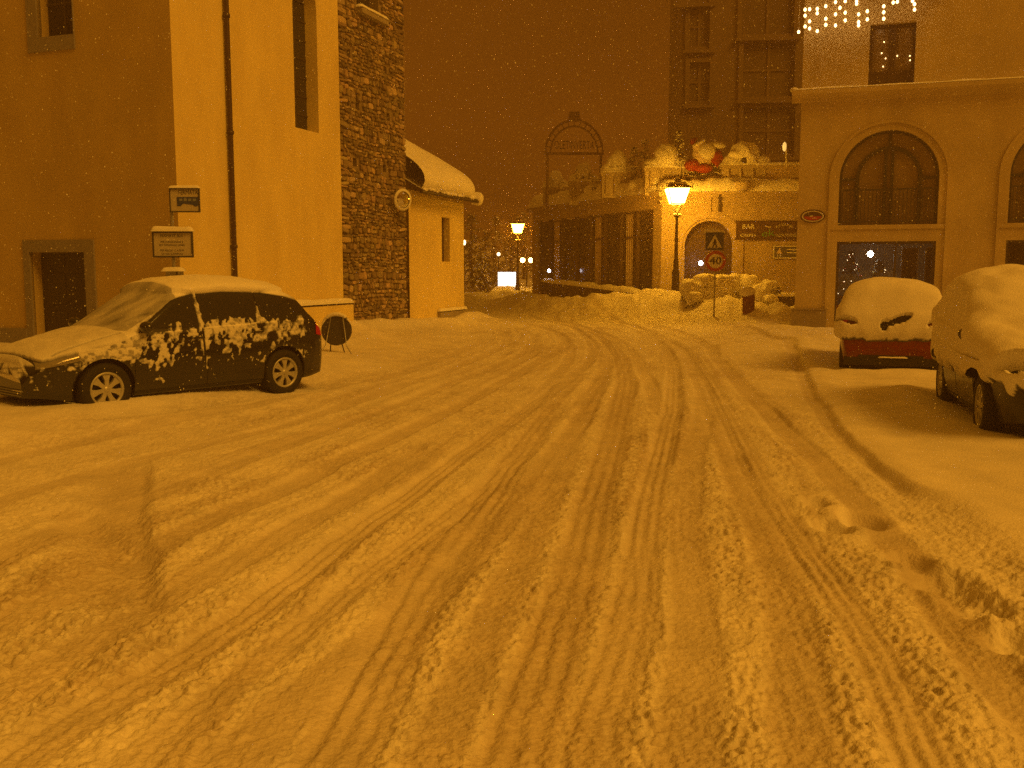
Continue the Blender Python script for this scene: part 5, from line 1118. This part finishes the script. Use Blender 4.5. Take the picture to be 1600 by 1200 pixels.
def make_car(name, label, loc, rz, sp, thick, paint, group=None):
    c = Car(sp).prep(); root = empty(name, label, 'car', loc, rz, group)
    X, Y, Z = c.full(150, 46); nx, nr = X.shape
    me = bpy.data.meshes.new('body'); V = np.stack([X, Y, Z], -1).reshape(-1, 3).tolist(); FA = []
    for i in range(nx-1):
        for j in range(nr): FA.append((i*nr+j, i*nr+(j+1) % nr, (i+1)*nr+(j+1) % nr, (i+1)*nr+j))
    FA.append(tuple(range(nr))[::-1]); FA.append(tuple(range((nx-1)*nr, nx*nr)))
    me.from_pydata(V, [], FA); bm = bmesh.new(); bm.from_mesh(me); bmesh.ops.remove_doubles(bm, verts=bm.verts, dist=1e-5); bmesh.ops.recalc_face_normals(bm, faces=bm.faces)
    for f in bm.faces: f.smooth = len(f.verts) < 10
    bm.to_mesh(me); bm.free(); me.materials.append(paint); me.materials.append(TRIM)
    ob = bpy.data.objects.new('body', me); COL.objects.link(ob)
    cut = MB()
    for ax in (c.axf, c.axr):
        for sg in (-1, 1): cut.lathe([(0, .0), (c.wr+.055, .0), (c.wr+.055, .6), (0, .6)], (ax, sg*.58, c.wr-.01), 40, 0, Matrix.Rotation(-sg*math.pi/2, 4, 'X'), False)
    co_ = cut.build('cut', TRIM)
    bpy.context.view_layer.update()
    md = ob.modifiers.new('b', 'BOOLEAN'); md.operation = 'DIFFERENCE'; md.object = co_; md.solver = 'EXACT'
    dg = bpy.context.evaluated_depsgraph_get(); new = bpy.data.meshes.new_from_object(ob.evaluated_get(dg)); ob.modifiers.clear(); ob.data = new; new.name = 'body'
    bpy.data.objects.remove(co_); ob.parent = root
    def side(poly4, sg, off, m, nm, par=None, nu=24, nv=12, bow=0.0):
        (x0,z0),(x1,z1),(x2,z2),(x3,z3) = poly4; P = np.zeros((nu, nv, 3)); u = np.linspace(0, 1, nu)[:, None]; v = np.linspace(0, 1, nv)[None, :]
        x = (x0*(1-u)+x1*u)*(1-v)+(x3*(1-u)+x2*u)*v; z = (z0*(1-u)+z1*u)*(1-v)+(z3*(1-u)+z2*u)*v+bow*4*u*(1-u)*v
        z = np.minimum(z, c.zt(x)-.02); h = c.half(x, z); P[..., 0] = x; P[..., 2] = z; P[..., 1] = sg*(h+off)
        Q = P.copy(); Q[..., 1] -= sg*.012; mb = MB(); mb.grid(P)
        edge = [(i, 0) for i in range(nu)]+[(nu-1, j) for j in range(nv)]+[(i, nv-1) for i in range(nu-1, -1, -1)]+[(0, j) for j in range(nv-1, -1, -1)]
        a = [tuple(P[e]) for e in edge]; b = [tuple(Q[e]) for e in edge]; n = len(a); mb.add(a+b, [(i, i+1, n+i+1, n+i) for i in range(n-1)])
        o = mb.build(nm, m, par or root); return o
    bl = c.belt
    for sg in (1, -1):
        for (nm, x0, x1, zb0, hx) in c.doors:
            d = side([(x0, zb0), (x1, zb0), (x1+.0, bl(x1)-.02), (x0, bl(x0)-.02)], sg, .007, paint, 'door')
            mb = MB(); zz = bl(hx)-.10; y = sg*(float(c.half(np.array([hx]), np.array([zz]))[0])+.03)
            mb.tube([(hx-.09, y-sg*.02, zz), (hx-.07, y, zz), (hx+.07, y, zz), (hx+.09, y-sg*.02, zz)], .013, 8); mb.build('handle', paint, d)
        for w in c.windows: 
            f = side(w, sg, .006, GLASSD, 'side_window', None, 26, 12, c.bow if w is c.windows[0] else 0)
        # mirror
        mx, mz = c.mirror; y = float(c.half(np.array([mx]), np.array([mz]))[0]); mb = MB(); mb.blob((mx, sg*(y+.11), mz+.03), (.075, .105, .075), 3, .03, 18, 12); mb.tube([(mx, sg*(y-.02), mz-.02), (mx, sg*(y+.08), mz+.0)], .03, 8); mb.build('wing_mirror', paint, root)
        # lights
        side(c.hl, sg, .010, LENS, 'headlight', None, 18, 8); side(c.tl, sg, .010, TAIL, 'tail_light', None, 14, 8)
        side(c.skirt, sg, .012, TRIM, 'side_skirt', None, 40, 4)
        for ax in (c.axf, c.axr):
            wl = bpy.data.objects.new('wheel', None); COL.objects.link(wl); wl.parent = root; wl.location = (ax, sg*(c.track-.09), c.wr-.015); wl.empty_display_size = .1
            Mx = Matrix.Rotation(-sg*math.pi/2, 4, 'X'); r = c.wr; q = r*.66
            mb = MB(); mb.lathe([(q, -.09), (r*.93, -.095), (r, -.07), (r, .07), (r*.93, .095), (q+.01, .10), (q, .085)], (0,0,0), 40, 0, Mx); mb.build('tyre', TYRE, wl)
            mb = MB(); mb.lathe([(0, .02), (q*.97, .02)], (0,0,0), 36, 0, Mx); mb.build('wheel_well_disc', TRIM, wl)
            mb = MB(); mb.lathe([(q*1.0, .06), (q*1.02, .092), (q*.90, .096), (q*.86, .07)], (0,0,0), 40, 0, Mx); mb.lathe([(0, .092), (q*.16, .09), (q*.22, .075), (q*.22, .03)], (0,0,0), 24, 0, Mx)
            for k in range(7):
                a = 2*math.pi*k/7+.2; V = []
                for rad, hw, zz in ((q*.16, .30, .084), (q*.55, .22, .088), (q*.90, .40, .078)):
                    for z_ in (zz-.04, zz):
                        for e in (-1, 1): V.append(Mx @ Vector((rad*math.cos(a+e*hw*.14/ (rad+.02)), rad*math.sin(a+e*hw*.14/(rad+.02)), z_)))
                FA = []
                for i in range(2):
                    o = i*4; FA += [(o+2, o+3, o+7, o+6), (o, o+4, o+5, o+1), (o, o+2, o+6, o+4), (o+1, o+5, o+7, o+3)]
                mb.add(V, FA)
            mb.build('rim', HUB, wl)
    # windscreen and rear glass on the upper surface
    for (nm, xa, xb, ya, yb) in c.screens:
        nu, nv = 18, 24; P = np.zeros((nu, nv, 3))
        for i in range(nu):
            f = i/(nu-1); x = xa+(xb-xa)*f; yw = ya+(yb-ya)*f
            for j in range(nv): y = -yw+2*yw*j/(nv-1); P[i, j] = (x, y, c.topz(x, y)+.008)
        mb = MB(); mb.grid(P); mb.build(nm, GLASSD, root)
    # plates and grille
    xf = c._sx[-1]; mb = MB(); pass
    for k in range(4): mb.box((xf-.25, -.5, .25+k*.03), (xf+.004, .5, .262+k*.03))
    mb.build('grille', TRIM, root)
    mb = MB(); xr = c._sx[0]; mb.box((xr-.012, -.5, .24), (xr+.2, .5, .34)); mb.build('rear_bumper', TRIM, root)
    # snow shell
    X, Y, Z = c.full(*c.snres); P = np.stack([X, Y, Z], -1); du = np.gradient(P, axis=0); dv = np.gradient(P, axis=1); N = np.cross(dv, du); N /= np.maximum(1e-9, np.linalg.norm(N, axis=-1, keepdims=True))
    cen = np.array([0, 0, .7]); flip = np.sign(np.sum(N*(P-cen), -1, keepdims=True)); N *= np.where(flip == 0, 1, flip)
    T = thick(X, Y, Z, N, c); P = P+N*T[..., None]
    if c.melt: P = smooth_grid(P, c.melt)
    if c.holes is not None:
        n_ = fbm(X*5, Z*5+Y*4, 3, 77); H = c.holes(X, Y, Z, n_)
        P0 = np.stack([X, Y, Z], -1)-N*.03; H = np.clip(H, 0, 1)[..., None]; P = P*(1-H)+P0*H
    keep = np.ones(X.shape, bool)
    for ax in (c.axf, c.axr): keep &= ~((np.hypot(X-ax, Z-c.wr+.01) < c.wr+.045) & (np.abs(Y) > .5))
    mb = MB(); n0, m0 = X.shape; thin = np.zeros(X.shape, bool) if c.thin is None else c.thin(X, Y, Z)
    VV = P.reshape(-1, 3).tolist(); fa = []; fm = []
    for i in range(n0-1):
        for j in range(m0-1):
            if keep[i, j] and keep[i+1, j+1] and keep[i+1, j] and keep[i, j+1]: fa.append((i*m0+j, (i+1)*m0+j, (i+1)*m0+j+1, i*m0+j+1)); fm.append(int(thin[i, j]))
    mb.add(VV, fa, True); mb.mi = fm
    for row in (P[0], P[-1]): mb.add([tuple(p) for p in row], [tuple(range(len(row)))], True)
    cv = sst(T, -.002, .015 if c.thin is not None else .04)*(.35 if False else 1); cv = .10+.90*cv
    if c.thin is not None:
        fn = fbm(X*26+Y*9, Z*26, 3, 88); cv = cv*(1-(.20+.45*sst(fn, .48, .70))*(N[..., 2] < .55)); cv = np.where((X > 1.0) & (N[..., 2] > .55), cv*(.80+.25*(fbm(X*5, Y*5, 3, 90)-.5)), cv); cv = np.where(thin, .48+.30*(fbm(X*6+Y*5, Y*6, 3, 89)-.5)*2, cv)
    t4 = np.ones(X.shape+(4,)); t4[..., :3] = cv[..., None]; ex = len(mb.v)-X.size; mb.col = t4.reshape(-1, 4).tolist()+[(1, 1, 1, 1)]*ex
    mb.mi = [0]*len(mb.f); mb.build('snow_cover', CARSNOW, root); return root, c

hatch = dict(top=[(2.14,.50),(2.10,.62),(1.98,.72),(1.75,.80),(1.4,.885),(1.08,.96),(.98,1.0),(.30,1.385),(.05,1.445),(-.4,1.475),(-.9,1.46),(-1.4,1.385),(-1.62,1.32),(-1.86,1.08),(-2.0,.96),(-2.06,.80),(-2.10,.55)],
 plan=[(2.14,.52),(2.10,.60),(2.02,.69),(1.88,.76),(1.6,.82),(1.2,.86),(.5,.88),(-.8,.88),(-1.4,.865),(-1.8,.82),(-1.98,.76),(-2.06,.68),(-2.10,.60)],
 sill=.19, belt0=.955, belt1=.035, tumble=.36, axf=1.30, axr=-1.26, wr=.315, track=.86,
 doors=[('front', -.02, .94, .24, .08), ('rear', -.92, -.05, .24, -.82)],
 windows=[[(.92,1.0),(.03,.985),(.03,1.36),(.34,1.335)], [(-.03,.985),(-.86,1.01),(-.80,1.375),(-.03,1.385)], [(-.93,1.02),(-1.56,1.05),(-1.36,1.275),(-.88,1.365)]], bow=.0,
 mirror=(.80,.985), hl=[(1.58,.66),(2.03,.58),(1.98,.70),(1.62,.765)], tl=[(-1.86,.80),(-2.04,.76),(-2.0,.94),(-1.88,1.0)], skirt=[(.93,.205),(-.90,.205),(-.90,.245),(.93,.245)],
 screens=[('windscreen', 1.0, .32, .66, .56), ('rear_window', -1.66, -1.86, .54, .60)], snres=(420, 150), melt=0, holes=None, thin=lambda X, Y, Z: (X > .26) & (X < 1.02) & (Z > .96) & (np.abs(Y) < .72))
def lift(z): return z+.085*float(sst(np.array(z), .9, 1.35))
hatch0 = dict(hatch); hatch = dict(hatch); hatch['top'] = [(x, lift(z)) for x, z in hatch['top']]; hatch['windows'] = [[(x, z+(.095 if z > 1.2 else 0)) for x, z in w] for w in hatch['windows']]
def snow1(X, Y, Z, N, c):
    A = np.arctan2(Z-.6, np.abs(Y)); sg = np.where(Y > 0, 11.0, 57.0)
    n = .46*fbm(X*5.5+sg, Z*6.5+np.abs(Y)*3, 4, 201)+.54*fbm(X*21+sg+Z*6, Z*17+np.abs(Y)*9, 4, 203); fine = fbm(X*30, Z*30+Y*22, 3, 205)
    nz = N[..., 2]; bl = c.belt(X)
    top = sst(nz, .55, .85)
    tt = np.full(X.shape, .02); tt = np.where(Z > 1.40, .085+.03*(n-.5), tt); hood = (X > 1.0)*sst(X, .95, 1.15); tt = tt*(1-hood)+hood*(.05+.02*(n-.5))
    ws = sst(X, .22, .4)*(1-sst(X, .94, 1.06)); tt = np.where((Z > .95) & (ws > .01), tt*(1-ws)+ws*(.009+.006*fine), tt)
    tt = tt*(1-.85*sst(-X, 1.25, 1.75))
    # stuck-on snow down the flanks: heaviest along the belt and the front wing
    glass = Z > bl+.01
    p = .16*np.exp(-((Z-(bl-.07))/.13)**2)*(1-sst(-X, .9, 1.1)*.5)+.05*np.exp(-((Z-.62)/.12)**2)
    p = p+.17*np.exp(-((X-1.15)/.45)**2)*np.exp(-((Z-.76)/.16)**2)+.11*np.exp(-((X+.55)/.5)**2)*np.exp(-((Z-.80)/.13)**2)
    p = p-.10*(1-sst(Z, .38, .60))+.10*np.exp(-((X-2.0)/.25)**2)*sst(Z, .42, .62)
    pg = .145*np.exp(-((Z-(bl+.02))/.065)**2)*sst(-X, .0, .35)*(1-sst(-X, .95, 1.1))+.03*np.exp(-((Z-bl)/.06)**2)-.15*sst(Z, bl+.08, bl+.14)+.13*sst(Z, 1.46, 1.50)
    pil = np.exp(-((X-.0)/.035)**2)+np.exp(-((X+.885-.05*(Z-1)*-1)/.04)**2); pg = pg+.42*pil*sst(Z, bl-.02, bl+.05)
    pg = np.where(Z > bl+.15, pg-.1, pg); p = np.where(glass, pg, p); p = np.where(X < -1.62, p-.10, p)
    sd = np.clip((n+p-.565)*.16, -.010, .016)+.004*(fine-.5)
    T = np.where(top > .99, tt, sd*(1-top)+tt*top)
    gap = (np.abs(X-.0-(Z-.9)*.0) < .012) & (Z < bl) & (Z > .2); T = np.where(gap & (top < .5), -.014, T)
    seam = np.abs(np.abs(Y)-(.70-.02*(X-1.4))) < .016; T = np.where(seam & (X > 1.02) & (X < 1.85) & (nz > .4), -.012, T)
    hlm = (X > 1.60) & (X < 2.02) & (Z > .60) & (Z < .76) & (nz < .8); T = np.where(hlm, np.minimum(T, .008*(n-.48)*4), T)
    T = np.where(Z < c.sill+.08, -.014, T)
    return T
fw, rw = Vector((-4.76, 11.30, 0)), Vector((-3.17, 13.20, 0)); f = Vector((fw.x-rw.x, fw.y-rw.y, 0)).normalized(); lf = Vector((-f.y, f.x, 0))
mid = Vector(((fw.x+rw.x)/2, (fw.y+rw.y)/2, 0)); ctr = mid-lf*.86-f*.02
make_car('hatchback', 'dark hatchback with bare snow streaked side parked against the church', (ctr.x, ctr.y, .01), math.atan2(f.y, f.x), hatch, snow1, PAINT_D)

small = dict(hatch0); small.update(top=[(1.86,.50),(1.83,.64),(1.74,.76),(1.5,.86),(1.2,.94),(1.0,1.0),(.35,1.38),(.1,1.43),(-.3,1.46),(-.9,1.45),(-1.40,1.40),(-1.52,1.33),(-1.70,.98),(-1.76,.90),(-1.80,.62),(-1.84,.58),(-1.86,.40)],
 plan=[(1.86,.60),(1.83,.68),(1.74,.75),(1.5,.79),(1.1,.81),(-1.1,.815),(-1.5,.80),(-1.70,.775),(-1.80,.745),(-1.86,.70)], axf=1.15, axr=-1.2, wr=.29, track=.80, sill=.20, tumble=.44,
 hl=[(1.45,.66),(1.80,.62),(1.74,.76),(1.48,.80)], tl=[(-1.52,.78),(-1.74,.78),(-1.70,.92),(-1.54,.95)], screens=[('windscreen', 1.0, .38, .6, .52), ('rear_window', -1.53, -1.68, .55, .60)],
 windows=[[(.90,1.0),(.0,.985),(.0,1.32),(.36,1.30)], [(-.06,.985),(-1.30,1.02),(-1.15,1.30),(-.06,1.325)]], doors=[('front', -.25, .90, .24, -.12)], snres=(300, 170), melt=14, thin=None)
def snow_heavy(cut, drip, topT, sideT, seed, holes):
    def fn(X, Y, Z, N, c):
        n = fbm(X*2.2+seed, Y*2.2+Z*1.7, 4, seed); m = fbm(X*9+Y*7+seed, Z*2.2, 3, seed+3); nz = sst(N[..., 2], .05, .9)
        T = (topT*nz+sideT*(1-nz))*(.70+.6*n)+.020*(fbm(X*9+Y*8, Z*9, 4, seed+7)-.5)+.03*(1-nz)*(fbm(X*14+seed, Z*3, 3, seed+9)-.5)
        zc = cut+drip*(m-.5)*2+.06*sst(np.abs(X), 0, 1)*0
        k = sst(Z, zc-.015, zc+.05); T = T*k-.05*(1-k)
        for h in holes: T = h(X, Y, Z, N, n, T)
        return T
    return fn
def h_red(X, Y, Z, n):
    fr = (X < -1.40); j = (n-.5)*.12; H = np.zeros(X.shape)
    for sy in (.66, -.66): H = np.maximum(H, 1-sst(((Y-sy)/.13)**2+((Z-.865-j*.4-.10*(np.abs(Y)-.6))/.035)**2, .8, 1.1))
    e1 = ((Y-.10)/.085)**2+((Z-.81-j*.3)/.09)**2; e2 = ((Y+.06)/.24)**2+((Z-.885+.30*(Y+.06)-j*.2)/.05)**2; e3 = ((Y-.03)/.055)**2+((Z-.775)/.03)**2
    H = np.maximum(H, (1-sst(np.minimum(e1, e2), .85, 1.1))*sst(e3, .8, 1.1))
    return H*fr
small['holes'] = h_red
pr = at(1391, 566, 15.8); yaw = math.atan2(.94, .34)
fwd = Vector((math.cos(yaw), math.sin(yaw), 0)); ctr = Vector((pr.x, 15.8, 0))+fwd*1.85
rc, rcar = make_car('small_car', 'small red car buried in thick snow with red rear bumper bare by the shop window', (ctr.x, ctr.y, -.02), yaw, small, snow_heavy(.585, .05, .16, .095, 3, []), PAINT_R)
mb = MB(); mb.lathe([(0,.012),(.05,.010),(.062,0),(.062,-.02)], (-1.76, .06, .82), 20, 0, Matrix.Rotation(-math.pi/2, 4, 'Y')); mb.build('badge', STEEL, rc); mb = MB(); mb.box((-1.80, -.36, .70), (-1.70, .30, .835)); mb.box((-1.775, -.40, .835), (-1.66, .32, .99)); mb.build('tailgate_panel', TRIM, rc)
mb = MB(); mb.box((-1.875, -.73, .17), (-1.45, .73, .30)); mb.build('lower_bumper', TRIM, rc)
mb = MB(); snowcap(mb, (-1.885, -.26, .30), (0,1,0), (1,0,0), .46, .06, .045, 4, over=.0, rough=1); mb.build('bumper_snow', SNOW, rc)

wag = dict(hatch0); wag.update(top=[(2.14,.52),(2.10,.66),(1.98,.78),(1.75,.86),(1.4,.93),(1.08,1.0),(.98,1.03),(.25,1.42),(0,1.48),(-.4,1.50),(-.9,1.49),(-1.5,1.42),(-1.8,1.12),(-2.0,1.0),(-2.06,.8),(-2.1,.55)], snres=(300, 170), melt=9, wr=.33, thin=None)
def h_dark(X, Y, Z, n):
    j = (n-.5)*.16; H = np.zeros(X.shape)
    for sy in (.56, -.56): H = np.maximum(H, 1-sst(((Y-sy)/.20)**2+((Z-.70-j*.6)/.05)**2, .7, 1.2))
    return H*(X > 1.55)
wag['holes'] = h_dark
f = Vector((-.27, -.96, 0)).normalized(); 
bc = Vector((5.96, 10.75, 0))
dc, dcar = make_car('estate_car', 'dark car at the right edge buried under a heavy blanket of snow', (bc.x, bc.y, .02), math.atan2(f.y, f.x), wag, snow_heavy(.57, .18, .24, .10, 13, []), PAINT_G)

# ------------------------------------------------------------------ snow in the air, haze, sky and light
rr = np.random.default_rng(3); NF = 60000; V = []; FA = []
yy = 6.5+(rr.random(NF)**.8)*45; xx = (rr.random(NF)*2-1)*(yy*.62+2); zz = .3+rr.random(NF)*np.minimum(16, 2.6+yy*.36)
sz = (.0022+.0026*rr.random(NF)**2)*(1+.02*yy)
for i in range(NF):
    x, y, z, q = xx[i], yy[i], zz[i], sz[i]; b = 6*i
    if y > 23 and x < -5: pass
    V += [(x+q,y,z),(x-q,y,z),(x,y+q,z),(x,y-q,z),(x,y,z+q*1.5),(x,y,z-q*1.5)]
    FA += [(b,b+2,b+4),(b+2,b+1,b+4),(b+1,b+3,b+4),(b+3,b,b+4),(b+2,b,b+5),(b+1,b+2,b+5),(b+3,b+1,b+5),(b,b+3,b+5)]
me = bpy.data.meshes.new('falling_snow'); me.from_pydata(V, [], FA); me.materials.append(mat('flake', (.85,.84,.82), .8)); fs = bpy.data.objects.new('falling_snow', me); COL.objects.link(fs); tag(fs, kind='stuff')

hm = bpy.data.materials.new('haze'); hm.use_nodes = True; nt = hm.node_tree; nt.nodes.clear(); out = nt.nodes.new('ShaderNodeOutputMaterial'); pv = nt.nodes.new('ShaderNodeVolumePrincipled')
pv.inputs['Color'].default_value = (.95, .62, .42, 1); pv.inputs['Density'].default_value = .0112; pv.inputs['Anisotropy'].default_value = .25; nt.links.new(pv.outputs[0], out.inputs['Volume'])
m_ = MB(); m_.box((-75, -8, -1.5), (75, 195, 30)); hz_o = m_.build('haze', hm); tag(hz_o, kind='stuff')

w = bpy.data.worlds.new('World'); S.world = w; w.use_nodes = True; nt = w.node_tree; bg = nt.nodes['Background']
tc = nt.nodes.new('ShaderNodeTexCoord'); sx = nt.nodes.new('ShaderNodeSeparateXYZ'); rp = nt.nodes.new('ShaderNodeValToRGB'); nt.links.new(tc.outputs['Generated'], sx.inputs[0]); nt.links.new(sx.outputs['Z'], rp.inputs[0]); nt.links.new(rp.outputs[0], bg.inputs[0])
rp.color_ramp.elements[0].position = .30; rp.color_ramp.elements[1].position = .62; rp.color_ramp.elements[0].color = (.085, .026, .001, 1); rp.color_ramp.elements[1].color = (.34, .13, .004, 1); bg.inputs[1].default_value = 1.0
sd = bpy.data.lights.new('sun', 'SUN'); sd.energy = 3.0; sd.angle = R(26); sd.color = (1, .435, .036); so = bpy.data.objects.new('sun', sd); COL.objects.link(so)
Ld = Vector((.60, -.43, .70)).normalized(); so.rotation_euler = Ld.to_track_quat('Z', 'Y').to_euler()
S.view_settings.view_transform = 'Standard'; S.view_settings.look = 'None'; S.view_settings.exposure = 0; S.view_settings.gamma = 1
cy = S.cycles; cy.max_bounces = 5; cy.diffuse_bounces = 3; cy.glossy_bounces = 2; cy.transmission_bounces = 3; cy.transparent_max_bounces = 6; cy.volume_bounces = 0; cy.sample_clamp_indirect = 4
cy.use_denoising = False
